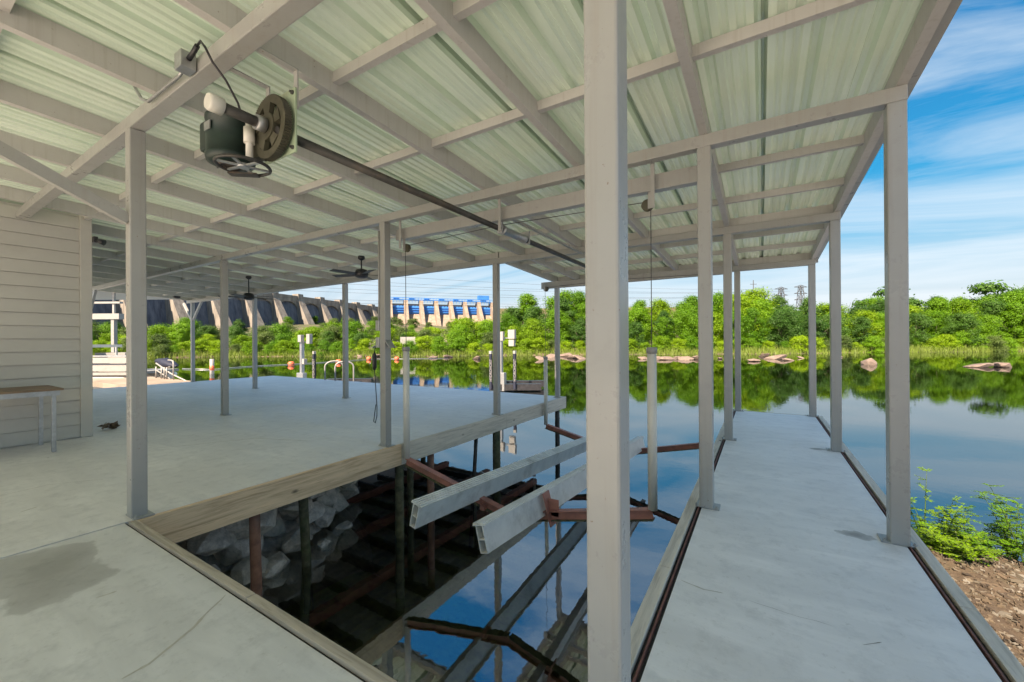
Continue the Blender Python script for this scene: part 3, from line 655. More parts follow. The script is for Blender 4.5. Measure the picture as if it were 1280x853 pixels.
sp = MB().lathe(WC+Vector((0,0,-0.012)), (0,0,1), [(0, 0.035), (0.025, 0.035)], 16)
for j in range(6):
    a = 2*math.pi*j/6+0.2; sp.bar(WC, WC+Vector((0.152*math.cos(a), 0.152*math.sin(a), 0)), 0.02, 0.010)
sp.build('spoke_set', M['galv'], hb)
MB().bar(WC+Vector((-0.19, 0.0, -0.01)), WC+Vector((-0.05, 0.12, -0.01)), 0.06, 0.012).build('belt_guard', M['darkmetal'], wn)
sh_ = MB().tube([(SX, 1.40, SZ), (SX, 8.55, SZ-0.045)], 0.031, 16).build('drive_shaft', M['darkmetal'], wn)
for y in (4.02, 8.30):
    zc = SZ-0.045*(y-1.4)/7.15
    MB().lathe((SX, y, zc), (0,1,0), [(0, 0.034), (0.004, 0.058), (0.03, 0.058), (0.034, 0.047), (0.50 if y < 5 else 0.2, 0.047), (0.504 if y < 5 else 0.204, 0.058), (0.53 if y < 5 else 0.23, 0.058), (0.534 if y < 5 else 0.234, 0.034)], 18).build('cable_drum', M['galv'], sh_)
    for yy in ((y-0.05, y+0.60) if y < 5 else (y-0.05,)):
        MB().box(SX-0.035, SX+0.035, yy, yy+0.03, zc-0.05, zc+0.12, bev=0.004).build('bearing_bracket', M['galv'], wn)
MB().box(SX+0.05, SX+0.09, 3.95, 6.40, SZ+0.115, SZ+0.145).build('bearing_rail', M['paint'], wn)
# junction box with conduit on the beam face
jb = thing('junction_box', 'small grey electrical box with conduit on the roof beam beside the winch', 'electrical box', (-3.10, 1.10, 3.16))
MB().box(-3.15, -3.05, 1.058, 1.140, 3.13, 3.235, bev=0.004).build('box', M['galv'], jb)
MB().tube([(-3.15, 1.105, 3.16), (-3.24, 1.115, 3.155), (-3.34, 1.120, 3.165), (-3.80, 1.122, 3.17), (-3.86, 1.10, 3.20), (-3.92, 1.08, 3.30)], 0.011, 8).build('conduit', M['galv'], jb)
MB().tube([(-3.05, 1.10, 3.19), (-3.00, 1.10, 3.20), (-2.93, 1.10, 3.225)], 0.015, 8).build('cord_grip', M['black'], jb)
MB().tube([(-2.93, 1.10, 3.225), (-2.86, 1.09, 3.22), (-2.80, 1.09, 3.16), (-2.78, 1.12, 3.08), (-2.80, 1.20, 3.02), (-2.83, 1.28, 2.93), (-2.88, 1.33, 2.86)], 0.007, 8).build('cord', M['black'], jb)

# ================================================================== SMALL FIXTURES
pb = thing('switch_box', 'weatherproof switch boxes with hanging pendant control on a slip post', 'switch', (-4.43, 3.75, 1.5))
MB().box(-4.455, -4.383, 3.695, 3.775, 1.56, 1.70, bev=0.006).build('box', M['galv'], pb)
MB().box(-4.455, -4.383, 3.695, 3.775, 1.33, 1.47, bev=0.006).build('box', M['galv'], pb)
MB().bar((-4.46, 3.735, 1.36), (-4.53, 3.735, 1.33), 0.08, 0.012).build('cover_flap', M['galv'], pb)
MB().bar((-4.27, 3.75, 1.43), (-4.19, 3.75, 1.33), 0.10, 0.012).build('cover_flap', M['galv'], pb)
MB().tube([(-4.39, 3.699, 1.70), (-4.375, 3.695, 2.0), (-4.375, 3.695, 2.9)], 0.012, 8).build('conduit', M['paint'], pb)
MB().lathe((-4.53, 3.74, 1.02), (0,0,1), [(0, 0.012), (0.03, 0.028), (0.20, 0.030), (0.24, 0.012)], 12).build('pendant_handle', M['black'], pb)
MB().tube([(-4.47, 3.73, 1.36), (-4.53, 3.74, 1.30), (-4.53, 3.74, 1.25)], 0.006, 6).tube([(-4.53, 3.74, 1.03), (-4.51, 3.74, 0.8), (-4.46, 3.72, 0.52), (-4.44, 3.70, 0.40), (-4.45, 3.68, 0.31), (-4.48, 3.68, 0.33), (-4.47, 3.69, 0.45), (-4.445, 3.69, 0.56)], 0.006, 6).build('cord', M['black'], pb)
def fan(x, y, ztop, zb, rot, label):
    t = thing('ceiling_fan', label, 'ceiling fan', (x, y, ztop), 'fans under the shelter roof')
    MB().lathe((x, y, ztop), (0,0,-1), [(0, 0.06), (0.05, 0.065), (0.08, 0.03)], 16).build('canopy', M['black'], t)
    MB().tube([(x, y, ztop-0.07), (x, y, zb+0.1)], 0.013, 8).build('rod', M['black'], t)
    MB().lathe((x, y, zb+0.13), (0,0,-1), [(0, 0.03), (0.02, 0.10), (0.10, 0.13), (0.15, 0.12), (0.18, 0.06)], 20).build('motor_housing', M['black'], t)
    for j in range(5):
        a = rot + 2*math.pi*j/5; d = Vector((math.cos(a), math.sin(a), 0)); n_ = Vector((-math.sin(a), math.cos(a), 0.18))
        MB().obox(Vector((x, y, zb+0.02))+d*0.37, d*0.26, n_*0.062, Vector((0,0,0.004))).build('blade', M['darkmetal'], t)
fan(-10.9, 5.15, HF(5.15)+0.13, 2.53, 0.3, 'dark ceiling fan on a long rod beside the middle deck post')
fan(-6.6, 5.15, HF(5.15)+0.13, 2.70, 0.9, 'dark ceiling fan closest to the slip near the roof edge')
fl = thing('flood_light', 'small black flood light on the corner of the boathouse wall', 'light', (-8.62, 1.92, 3.0))
MB().box(-8.68, -8.60, 1.89, 1.94, 2.95, 3.04, bev=0.008).build('housing', M['black'], fl)
MB().lathe((-8.60, 1.92, 2.98), (0.6,0.7,-0.3), [(0, 0.02), (0.03, 0.03), (0.10, 0.045)], 14).build('lamp_head', M['black'], fl)
dm = thing('dome_light', 'black dome fixture hanging under the shelter roof edge', 'light', (-17.0, 5.75, 3.0))
MB().lathe((-17.0, 5.75, HF(5.75)+BH+0.02), (0,0,-1), [(0, 0.05), (0.03, 0.11), (0.07, 0.10), (0.10, 0.05)], 16).build('housing', M['black'], dm)
# bench
bn = thing('work_bench', 'low metal bench with brown wooden top against the grey siding', 'bench', (-8.2, 0.8, 0))
MB().box(-8.62, -7.80, -0.9, 1.43, 0.80, 0.825, bev=0.004).build('bench_top', M['benchtop'], bn)
MB().box(-8.60, -7.83, -0.88, 1.40, 0.735, 0.799).build('apron', M['galv'], bn)
for xx in (-7.87, -8.57):
    for yy in (-0.8, 1.35):
        MB().box(xx-0.02, xx+0.02, yy-0.02, yy+0.02, 0.0, 0.736, bev=0.003).build('leg', M['galv'], bn)
# crumpled leaf clump by the wall
lc = MB()
for i in range(26):
    a = random.uniform(0, 6.28); c = Vector((-9.15+random.gauss(0,0.05), 2.2+random.gauss(0,0.05), random.uniform(0.015, 0.09)))
    d = Vector((math.cos(a), math.sin(a), random.uniform(-.5,.9)))*0.06; e = d.orthogonal().normalized()*0.035
    lc.add([c-d, c+e, c+d, c-e], [(0,1,2,3)])
tag(lc.build('dry_leaf_clump', M['benchtop'], None, False), 'brown clump of dry leaves on the deck by the wall corner', 'leaves')
# ================================================================== ROCKS
def rock_mesh(seed, mt, flat=0.7):
    rd = random.Random(seed); bm = bmesh.new()
    for i in range(24):
        v = Vector((rd.gauss(0,1), rd.gauss(0,1), rd.gauss(0,1))).normalized()
        bm.verts.new((v.x*rd.uniform(.8,1.1), v.y*rd.uniform(.65,1.0), v.z*flat*rd.uniform(.8,1.1)))
    r_ = bmesh.ops.convex_hull(bm, input=bm.verts[:])
    bmesh.ops.delete(bm, geom=[e for e in r_['geom_interior'] if isinstance(e, bmesh.types.BMVert)], context='VERTS')
    bmesh.ops.bevel(bm, geom=bm.edges[:], offset=0.03, segments=1, affect='EDGES')
    for v in bm.verts: v.co *= 1+0.10*noise.noise(v.co*2.3+Vector((seed,0,0)))
    bmesh.ops.triangulate(bm, faces=bm.faces[:])
    me = bpy.data.meshes.new('rock'); bm.to_mesh(me); bm.free(); me.materials.append(M[mt]); return me
RM = [rock_mesh(i+1, 'rock') for i in range(6)]
rd = random.Random(11)
def rock(me, loc, s, label, group, rot=None, name='rock'):
    o = bpy.data.objects.new(name, me); link(o); o.location = loc
    o.scale = s if isinstance(s, tuple) else (s, s, s); o.rotation_euler = rot or (rd.uniform(-.4,.4), rd.uniform(-.4,.4), rd.uniform(0,6.28))
    return tag(o, label, 'rock', group)
# dirt bank and riprap under the left deck
db = MB(); n1_, n2_ = 26, 30
db.add([(-4.75-0.20*i, -2+0.25*j, min(-0.62, -1.72+0.67*max(0, i*0.2-0.15)+0.06*nz(i*.5, j*.4)) - (0.9*max(0, (j*0.25-2-3.6))**1.2)) for j in range(n2_) for i in range(n1_)],
       [(j*n1_+i, j*n1_+i+1, (j+1)*n1_+i+1, (j+1)*n1_+i) for j in range(n2_-1) for i in range(n1_-1)], True)
tag(db.build('under_deck_bank', M['rock']), kind='structure')
spots = [(-4.72,1.55,-1.18,.15),(-4.85,1.72,-0.93,.14),(-4.98,1.90,-1.12,.20),(-5.05,1.60,-.80,.16),(-5.25,2.12,-.78,.25),(-5.30,2.55,-.72,.30),(-5.05,2.35,-1.20,.16),(-5.0,2.65,-1.28,.20),
         (-5.2,2.98,-1.18,.22),(-5.35,3.10,-.80,.20),(-5.45,3.35,-1.02,.20),(-5.5,3.60,-1.15,.19),(-5.6,3.45,-.70,.22),(-5.7,3.75,-.95,.22),(-5.75,4.02,-1.15,.20),(-5.9,4.2,-.85,.22),(-5.85,3.95,-.66,.16),
         (-5.3,1.85,-.55,.20),(-5.5,2.2,-.50,.22),(-5.7,2.7,-.52,.24),(-5.9,3.2,-.5,.25),(-5.9,3.65,-.5,.2),(-6.1,4.35,-1.1,.22),(-6.1,4.1,-.6,.2),(-4.88,2.12,-1.35,.14),(-5.1,3.35,-1.36,.13),(-4.7,1.36,-.95,.14),(-5.3,3.8,-1.36,.12),(-6.3,4.6,-1.0,.22),(-5.15,1.45,-1.10,.22),(-5.35,1.75,-1.0,.24),(-5.5,2.45,-1.05,.28),(-5.65,2.85,-1.0,.26),(-5.8,3.3,-.95,.26),(-4.62,1.42,-1.36,.15),(-4.75,1.85,-1.38,.15),(-5.3,2.75,-1.38,.2),(-5.5,3.15,-1.36,.16),(-6.0,3.9,-1.0,.24)]
for i, (x, y, z, s) in enumerate(spots):
    RL = ('large', 'medium', 'small')[0 if s > .21 else 1 if s > .17 else 2]+' grey riprap rock '+('high up' if z > -.85 else 'at the waterline')+' under the deck '+('left of the red pile' if y < 2.1 else 'between the red and mossy piles' if y < 2.75 else 'right of the mossy pile' if y < 3.55 else 'below the switch box post')
    s *= 1.15; rock(RM[i % 6], (x, y, z), (s*rd.uniform(1.0,1.3), s*rd.uniform(.9,1.15), s*rd.uniform(.8,1.05)), RL, 'riprap under the deck')
# rocks out in the river and at the far shore
RP = [rock_mesh(20+i, 'rock_pink', 0.6) for i in range(4)]
def far(px, py, z=ZW):
    q = _fw + _r2*((px-640)/FPX) - _u2*((py-426.5)/FPX); t = (z-CAMH)/q.z; return Vector((q.x*t, q.y*t, z))
for px, py, s, h, lb in ((1086, 456, .95, .95, 'tall pink boulder standing alone in the river'), (1223, 459, 1.45, .60, 'flat pale boulder in the river, partner of a rounder one'), (1252, 459, 1.15, .62, 'rounder boulder in the river beside a flat pale one')):
    rock(RP[px % 4], far(px, py)+Vector((0,0,.12)), (s, s*.8, h), lb, None, (0.1, 0.05, px), 'boulder')
for px, py, s in ((832,450,1.6),(846,449,1.2),(858,450,1.3),(873,449,1.0),(900,449,.7),(921,448,.6),(955,446,1.3),(968,449,1.9),(942,452,1.0),(985,451,.8),(1001,448,.6),(676,450,1.2),(690,447,1.6),(704,446,1.9),(716,448,1.6),(727,449,1.2),(805,449,1.1),(820,448,1.2),(1048,447,.7),(596,449,1.0),(560,447,1.2),(541,448,1.1),(450,446,1.0),(470,446,1.2)):
    rock(RP[int(px) % 4], far(px, py)+Vector((0,0,.1)), (s, s*.8, s*.42), 'low pink rock at the waterline of the far bank', 'rocks along the far shore', None, 'shore_rock')
RW = rock_mesh(41, 'rock_white', .5); RW2 = rock_mesh(42, 'rock_pink', .5)
rock(RW, (1.80, 4.12, -.26), (.22,.13,.10), 'white rock on the soil bank below the weeds', None, (0,0,.5))
rock(RW2, (1.92, 4.55, -.28), (.26,.18,.14), 'brown rock half hidden behind the weeds on the soil bank', None, (0,0,2.2))
rock(RW2, (2.05, 3.35, -.28), (.10,.14,.05), 'small flat brown rock on the soil at the edge of the walkway', None, (0,0,.9))
# wood chips, pebbles and twigs on the soil
ch = MB()
for i in range(9000):
    x = 0.95+abs(rd.gauss(0, .9)); y = rd.uniform(0.8, 4.7)
    a = rd.uniform(0, 6.28); l_ = rd.uniform(.004, .012)*(3 if rd.random() < .12 else 1); w_ = l_*rd.uniform(.25,.7); h_ = rd.uniform(.002,.007); c = Vector((x, y, soilz(x, y)+h_*.8))
    d = Vector((math.cos(a), math.sin(a), rd.uniform(-.3,.3))); ch.obox(c, d*l_, Vector((-d.y, d.x, rd.uniform(-.3,.3)))*w_, Vector((0,0,h_)))
m_, t_, b_ = mat('wood_chip'); g_ = t_.nodes.new('ShaderNodeNewGeometry')
t_.links.new(ramp(t_, g_.outputs['Random Per Island'], [(0.0, (0.03, 0.022, 0.016)), (0.35, (0.085, 0.06, 0.04)), (0.65, (0.12, 0.095, 0.065)), (0.85, (0.13, 0.115, 0.09)), (1.0, (0.19, 0.175, 0.15))]), b_.inputs['Base Color']); b_.inputs['Roughness'].default_value = .95
tag(ch.build('soil_litter', m_, None, False), 'brown wood chips and pebbles scattered on the soil', 'litter', kind='stuff')
for pts in (((1.35,2.9),(1.62,3.05)), ((1.5,3.5),(1.75,3.35),(1.98,3.38))):
    tag(MB().tube([(a, b, soilz(a, b)+.02) for a, b in pts], .008, 6).build('twig', M['bark']), 'dry twig lying on the soil bank', 'twig', 'twigs on the soil')

# ================================================================== WEEDS BY THE WALKWAY
def weed(x, y, zb, h, n, spread, mt, label, seed, bare=0.0):
    zb = soilz(x, y)-.02; r = random.Random(seed); t = thing('weed', label, 'plant', (x, y, zb), 'weeds beside the walkway')
    st = MB(); lf = MB()
    for i in range(n):
        a = r.uniform(0, 6.28); sp_ = spread*r.uniform(.2, 1); hh = h*r.uniform(.45, 1) * (1-.35*sp_/max(.01, spread)) if i else h
        p0 = Vector((x+r.gauss(0,.05), y+r.gauss(0,.05), zb)); tip = Vector((x+sp_*math.cos(a), y+sp_*math.sin(a), zb+hh))
        mid = (p0+tip)/2+Vector((0,0,.12*hh)); pts = [p0*(1-u)**2+2*u*(1-u)*mid+tip*u*u for u in [k/8 for k in range(9)]]
        st.tube(pts, [.006*(1-.8*k/8) for k in range(9)], 5)
        if r.random() < bare: continue
        for k in range(2, 9):
            for q in range(3):
                c = pts[k]; b = r.uniform(0, 6.28); ln = r.uniform(.05, .13)*(1.15-.07*k)
                d = Vector((math.cos(b), math.sin(b), r.uniform(-.25,.45))).normalized(); st.tube([c, c+d*ln], .0018, 3)
                side = d.cross(Vector((0,0,1))).normalized()
                for s in range(1, 6):
                    for sg in (1, -1):
                        b0 = c+d*ln*s/5; dl = (side*sg+d*.5+Vector((0,0,r.uniform(-.3,.2)))).normalized(); L_ = r.uniform(.013, .026); wv_ = d*L_*.32
                        lf.add([b0, b0+dl*L_*.5+wv_, b0+dl*L_, b0+dl*L_*.5-wv_], [(0,1,2,3)])
    st.build('stem', M['leaf_olive'], t, False); lf.build('foliage', M[mt], t, False)
weed(1.14, 4.42, -.52, .66, 15, .34, 'leaf_y', 'tallest bushy green weed right behind the big walkway post', 3)
weed(1.36, 4.52, -.55, .36, 18, .30, 'leaf', 'dense low green weed between two taller weeds', 4)
weed(1.62, 4.62, -.60, .62, 12, .30, 'leaf', 'leafy weed with a brown seed tip near the white rock', 5)
weed(1.86, 4.72, -.60, .68, 7, .22, 'leaf', 'sparse weed with bare reddish stems at the edge of the soil', 6, .5)
weed(1.20, 4.22, -.42, .26, 12, .22, 'leaf_y', 'low spreading weed against the kerb of the walkway', 8)
weed(2.02, 3.30, -.38, .14, 8, .12, 'leaf_y', 'tiny green weed alone on the brown soil', 9)

# ================================================================== TREES
def crown_mesh(seed, mt, h, rx, z0, lobes, leaves, size, flat=1.0):
    r = random.Random(seed); LB = []
    for i in range(lobes):
        u = r.random(); zz = z0 + (h-z0)*(0.08+0.88*u); env = math.sin(math.pi*min(1, 0.30+0.68*u))**0.6
        a = r.uniform(0, 6.28); d = rx*env*math.sqrt(r.random())*0.85
        rr = rx*(.09+.30*r.random()**1.6); LB.append((Vector((d*math.cos(a), d*math.sin(a), zz)), rr, rr*r.uniform(.6,.9)*flat))
    mb = MB(); tot = sum(l[1]**2 for l in LB)
    for c, a_, b_ in LB:
        for k in range(int(leaves*a_*a_/tot)):
            v = Vector((r.gauss(0,1), r.gauss(0,1), r.gauss(0,1))).normalized()
            if v.z < -.35 and r.random() < .6: v.z = -v.z
            q = r.uniform(.35, 1.22) if r.random() < .86 else r.uniform(1.1, 1.65); p_ = c + Vector((v.x*a_*q, v.y*a_*q, v.z*b_*q))
            if p_.z < 0.05: continue
            nn = (v + Vector((r.gauss(0,.38), r.gauss(0,.38), r.gauss(.35,.38)))).normalized(); e = nn.orthogonal().normalized(); f = nn.cross(e)
            an = r.uniform(0, 6.28); e, f = e*math.cos(an)+f*math.sin(an), f*math.cos(an)-e*math.sin(an); s = size*r.uniform(.6, 1.3)
            mb.add([p_-e*s, p_+f*s*.55+nn*s*.12, p_+e*s, p_-f*s*.55-nn*s*.05], [(0,1,2,3)])
    return mb.mesh('crown', M[mt], (0,0,0), False)
def trunk_mesh(seed, h, r0, lean=.1):
    r = random.Random(seed); mb = MB()
    pts = [Vector((lean*h*(k/6)**1.5*math.sin(seed), lean*h*(k/6)**1.5*math.cos(seed), h*.75*k/6-.3)) for k in range(7)]
    mb.tube(pts, [r0*(1-.11*k) for k in range(7)], 8)
    for k in range(6):
        b = pts[2+k % 4]; a = r.uniform(0, 6.28); L_ = h*r.uniform(.2,.36)
        mb.tube([b, b+Vector((math.cos(a)*L_*.5, math.sin(a)*L_*.5, L_*.35)), b+Vector((math.cos(a)*L_, math.sin(a)*L_, L_*.85))], [r0*.45, r0*.28, r0*.1], 6)
    return mb.mesh('trunk', M['bark'])
KIND = {
 'broad': [(crown_mesh(s, mt, 10, 4.4, 0.2, 95, 20000, .145), trunk_mesh(s, 9, .22)) for s, mt in ((1,'leaf'),(2,'leaf_y'),(3,'leaf_d'))],
 'tall': [(crown_mesh(s, mt, 11.5, 3.6, 0.4, 95, 20000, .145), trunk_mesh(s, 11, .22)) for s, mt in ((5,'leaf'),(6,'leaf_d'))],
 'bush': [(crown_mesh(s, mt, 4.2, 3.0, 0.0, 55, 9500, .11), trunk_mesh(s, 3, .10)) for s, mt in ((8,'leaf_y'),(9,'leaf'),(10,'leaf_olive'))],
 'oak': [(crown_mesh(s, mt, 11, 6.0, 6.2, 20, 4200, .30, .55), trunk_mesh(s, 11, .3, .12)) for s, mt in ((12,'leaf_d'),)],
}
NMC = {'broad': 'broadleaf_tree', 'tall': 'tall_tree', 'bush': 'shoreline_bush', 'oak': 'spreading_oak'}
rt = random.Random(5)
def tree(kind, var, lat, dep, sc, label, group, cat='tree', zoff=-.1):
    c, tr = KIND[kind][var % len(KIND[kind])]
    t = thing(NMC[kind], label, cat, CW(lat, dep, ground_h(lat, dep)+zoff), group)
    ro = rt.uniform(0, 6.28); t.rotation_euler = (0, 0, ro); s2 = sc*rt.uniform(.9, 1.12); t.scale = (s2, s2, sc)
    for nm, me in (('crown', c), ('trunk', tr)):
        o = bpy.data.objects.new(nm, me); link(o); o.parent = t
    return t
def prof(px):            # tree-top height in the photo's view: metres above the water at that bearing
    P = [(100,6.5),(190,5.5),(225,6.8),(260,5.0),(330,6.0),(380,5.2),(430,6.0),(500,4.6),(540,5.2),(575,6.6),(612,6.6),(645,9.6),(690,11.5),(735,11),(790,9.6),(830,9.6),(860,11),(900,12.2),(960,11.5),(1020,10.5),(1060,9.0),(1130,10.3),(1200,10.2),(1280,11.5),(1500,11)]
    for (a, b), (c, d) in zip(P[:-1], P[1:]):
        if a <= px <= c: return b+(d-b)*(px-a)/(c-a)
    return 9
LM = [(100,188,'behind the pontoon boat'),(188,243,'above the covered jet ski'),(243,285,'behind the white marker post'),(285,325,'under the ceiling fan on the long rod'),(325,375,'left of the single post lift'),(375,405,'behind the single post lift'),(405,440,'behind the chrome ladder'),(440,478,'left of the switch box post'),(478,520,'around the white sign'),(520,570,'below the left spillway gates'),(570,616,'below the right spillway gates'),(616,650,'behind the two post lift'),(650,692,'left of the deck corner post'),(692,728,'right of the deck corner post'),(728,792,'behind the big foreground post'),(792,840,'behind the walkway side guide pole'),(840,874,'right of the walkway side guide pole'),(874,905,'behind the slip side walkway posts'),(905,945,'below the thin utility pole'),(945,1010,'below the lattice towers'),(1010,1055,'between the two far walkway posts'),(1055,1105,'behind the lone tall boulder'),(1105,1145,'behind the biggest walkway post'),(1145,1210,'right of the biggest walkway post'),(1210,1400,'behind the paired boulders')]
def where(px): return next((c for a, b, c in LM if a <= px < b), 'at the end of the bank')
px = 108
while px < 1330:
    u = (px-640)/FPX; hgt = prof(px)
    for row, (dd, hs_) in enumerate(((6, .72), (14, .92), (24, 1.03))):
        dep = shore(u*82)+dd+rt.uniform(-2, 3); lat = (u+rt.uniform(-.012,.012))*dep
        kd = 'broad' if rt.random() < .65 else 'tall'; v = rt.randrange(3 if kd == 'broad' else 2)
        if hgt < 7.2 and rt.random() < .6: kd = 'bush'; v = rt.randrange(3)
        base = {'broad': 11, 'tall': 12.5, 'bush': 5.4}[kd]
        s = (hgt+0.6)*hs_*rt.uniform(.86, 1.08)*(dep/84)/base
        rw = ('front', 'middle', 'back')[row]; cl = {'broad': ('bright green', 'yellow green', 'dark green'), 'tall': ('bright green', 'dark green'), 'bush': ('yellow green', 'bright green', 'olive green')}[kd][v]
        tree(kd, v, lat, dep, s, {'broad': 'round', 'tall': 'narrow', 'bush': 'low bushy'}[kd]+' '+cl+' tree, '+rw+' row, '+where(px), 'trees across the river')
    px += rt.uniform(26, 38)
px = 110
while px < 1330:
    u = (px-640)/FPX; dep = shore(u*80)+rt.uniform(1.5, 4); lat = u*dep; v = rt.choice((0, 0, 1, 1, 2))
    tree('bush', v, lat, dep, rt.uniform(.45, .85), ('yellow green', 'bright green', 'olive green')[v]+' bush at the water '+where(px), 'bushes along the far shore', 'bush', -.3)
    px += rt.uniform(15, 24)
# wooded slope under the dam: darker scattered trees
for i in range(46):
    pxx = rt.uniform(330, 640); dep = rt.uniform(125, 330); lat = (pxx-640)/FPX*dep; v = rt.randrange(3)
    tree('bush', v if v else 2, lat, dep, rt.uniform(.9, 1.6), 'dark scrub tree on the '+('lower' if dep < 190 else 'middle' if dep < 260 else 'upper')+' slope '+where(pxx), 'scrub on the dam slope')
tree('oak', 0, .930*110, 110, 1.35, 'big dark spreading oak rising above the tree line at the water bend', 'oaks above the tree line')
tree('oak', 0, 1.19*112, 112, 1.45, 'dark flat topped oak at the far right end of the tree line', 'oaks above the tree line')
tree('tall', 1, 1.045*108, 108, 1.12, 'thin dark tree poking above the line between two oaks', 'oaks above the tree line')
# reeds and tall grass on the far shoreline
rb = MB()
for i in range(15000):
    lat = rt.uniform(-85, 120); dep = shore(lat)+rt.uniform(-.6, 3.5); q = CW(lat, dep, ground_h(lat, dep)-.1)
    h_ = rt.uniform(.5, 1.5); a = rt.uniform(0, 6.28); wv_ = Vector((math.cos(a), math.sin(a), 0))*.06; tp = Vector((rt.gauss(0,.22), rt.gauss(0,.22), 1))*h_
    rb.add([q-wv_, q+wv_, q+tp*.6+wv_*.6, q+tp], [(0,1,2,3)])
tag(rb.build('shore_grass', M['reed'], None, False), 'tall grass and reeds along the far waterline', 'grass', kind='stuff')

# ================================================================== DAM
A0, D0 = Vector((-187, 220, 0)), Vector((6.4, 21.3, 0)); DN = D0.normalized(); NN = Vector((DN.y, -DN.x, 0)); CZ = 36.5
dam = thing('buttress_dam', 'long concrete buttress dam with dark stained panels behind the deck', 'dam', CW(-187, 220, 0))
def DP(i, a, n, z):           # i-th bay, a metres along, n metres out from the crest line
    q = A0 + D0*i + DN*a + NN*n; return CW(q.x, q.y, z)
for i in range(-4, 11):
    w0, w1 = 2.4, 3.7
    sec = [(-3, -2), (-3, CZ+1.6), (2.6, CZ+1.6), (3.0, CZ-3.2), (22, -2)]
    mb = MB(); vs = [DP(i, s*(w0+(w1-w0)*(1-max(0, z)/CZ)), n, z) for s in (-1, 1) for n, z in sec]; k = len(sec)
    mb.add(vs, [tuple(range(k)), tuple(range(k, 2*k))] + [(j, (j+1) % k, k+(j+1) % k, k+j) for j in range(k)])
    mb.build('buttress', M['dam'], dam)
    if i < 10:
        q = [DP(i, 2.0, 6.5, -2), DP(i, 20.2, 6.5, -2), DP(i, 20.2, 0.3, CZ-4), DP(i, 2.0, 0.3, CZ-4)]
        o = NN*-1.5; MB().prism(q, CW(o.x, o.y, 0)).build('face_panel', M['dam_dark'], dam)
        a_, b_ = 2.42, 22.24-2.42
        qq = [DP(i, a_, -2.9, CZ-4.5), DP(i, b_, -2.9, CZ-4.5), DP(i, b_, -2.9, CZ), DP(i, a_, -2.9, CZ)]; o = NN*5.2
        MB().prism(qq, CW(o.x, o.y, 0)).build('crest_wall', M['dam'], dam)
        # arched haunch where each panel meets the crest
        ar = [DP(i, a_, 2.1, CZ-4.5)] + [DP(i, a_+(b_-a_)*t/10, 2.1, CZ-4.5-4.5*(1-math.sin(math.pi*t/10)**.6)) for t in range(11)] + [DP(i, b_, 2.1, CZ-4.5)]
        o = NN*-1.6; MB().prism(ar, CW(o.x, o.y, 0)).build('arch_haunch', M['dam'], dam)
# spillway
S0, S1 = Vector((-112, 372, 0)), Vector((-20, 405, 0)); SD = (S1-S0).normalized(); SN = Vector((SD.y, -SD.x, 0)); NG = 7; gp = (S1-S0).length/NG
def SPt(a, n, z):
    q = S0 + SD*a + SN*n; return CW(q.x, q.y, z)
spw = thing('spillway', 'gated spillway with bright blue gates between sloping concrete piers', 'spillway', SPt(0,0,0))
def sbox(a0, a1, sec, name, mt, par=spw):
    k = len(sec); mb = MB(); mb.add([SPt(a, n, z) for a in (a0, a1) for n, z in sec], [tuple(range(k)), tuple(range(k, 2*k))] + [(j, (j+1) % k, k+(j+1) % k, k+j) for j in range(k)]); return mb.build(name, M[mt], par)
for g_ in range(NG+1):
    sbox(g_*gp-1.7, g_*gp+1.7, [(-6, 8), (-6, 40.5), (2.5, 40.5), (4.5, 36), (22, 14), (22, 8)], 'pier', 'spill')
    if g_ < NG:
        sbox(g_*gp+1.75, (g_+1)*gp-1.75, [(-4, 8), (-4, 27.6), (1, 27.6), (6, 24), (26, 10), (26, 8)], 'chute', 'spill')
        gt = sbox(g_*gp+1.8, (g_+1)*gp-1.8, [(-1.5, 27.7), (-1.5, 35.6), (-0.9, 35.6), (0.2, 31.5), (-0.4, 27.7)], 'gate', 'blue')
        for zz in (29.4, 31.6, 33.8): sbox(g_*gp+1.85, (g_+1)*gp-1.85, [(0.05, zz), (0.05, zz+.5), (.75, zz+.5), (.75, zz)], 'gate_rib', 'blue', gt)
        sbox(g_*gp+1.8, (g_+1)*gp-1.8, [(-5, 36.0), (-5, 37.8), (-4.4, 37.8), (-4.4, 36.0)], 'parapet', 'rock_white')
        br = sbox(g_*gp-.9, (g_+1)*gp-1.1, [(-4, 40.7), (-4, 41.3), (1.5, 41.3), (1.5, 40.7)], 'bridge_deck', 'blue')
        for t_ in range(5):
            a = g_*gp + gp*t_/5; sbox(a, a+.35, [(1.0, 38.6), (1.0, 43.0), (1.4, 43.0), (1.4, 38.6)], 'bridge_truss_post', 'blue', br)
        sbox(g_*gp, (g_+1)*gp-.3, [(1.0, 42.6), (1.0, 43.1), (1.4, 43.1), (1.4, 42.6)], 'bridge_rail', 'blue', br)
        sbox(g_*gp+3, g_*gp+8, [(-3, 41.3), (-3, 42.9), (.5, 42.9), (.5, 41.3)], 'hoist_house', 'blue', br)
sbox(NG*gp-14, NG*gp-3, [(-4, 43.3), (-4, 47.2), (1, 47.2), (1, 43.3)], 'gantry', 'blue')
sbox(-3, NG*gp+4, [(26.1, 8), (26.1, 11), (34, 11), (34, 8)], 'apron_slab', 'spill')
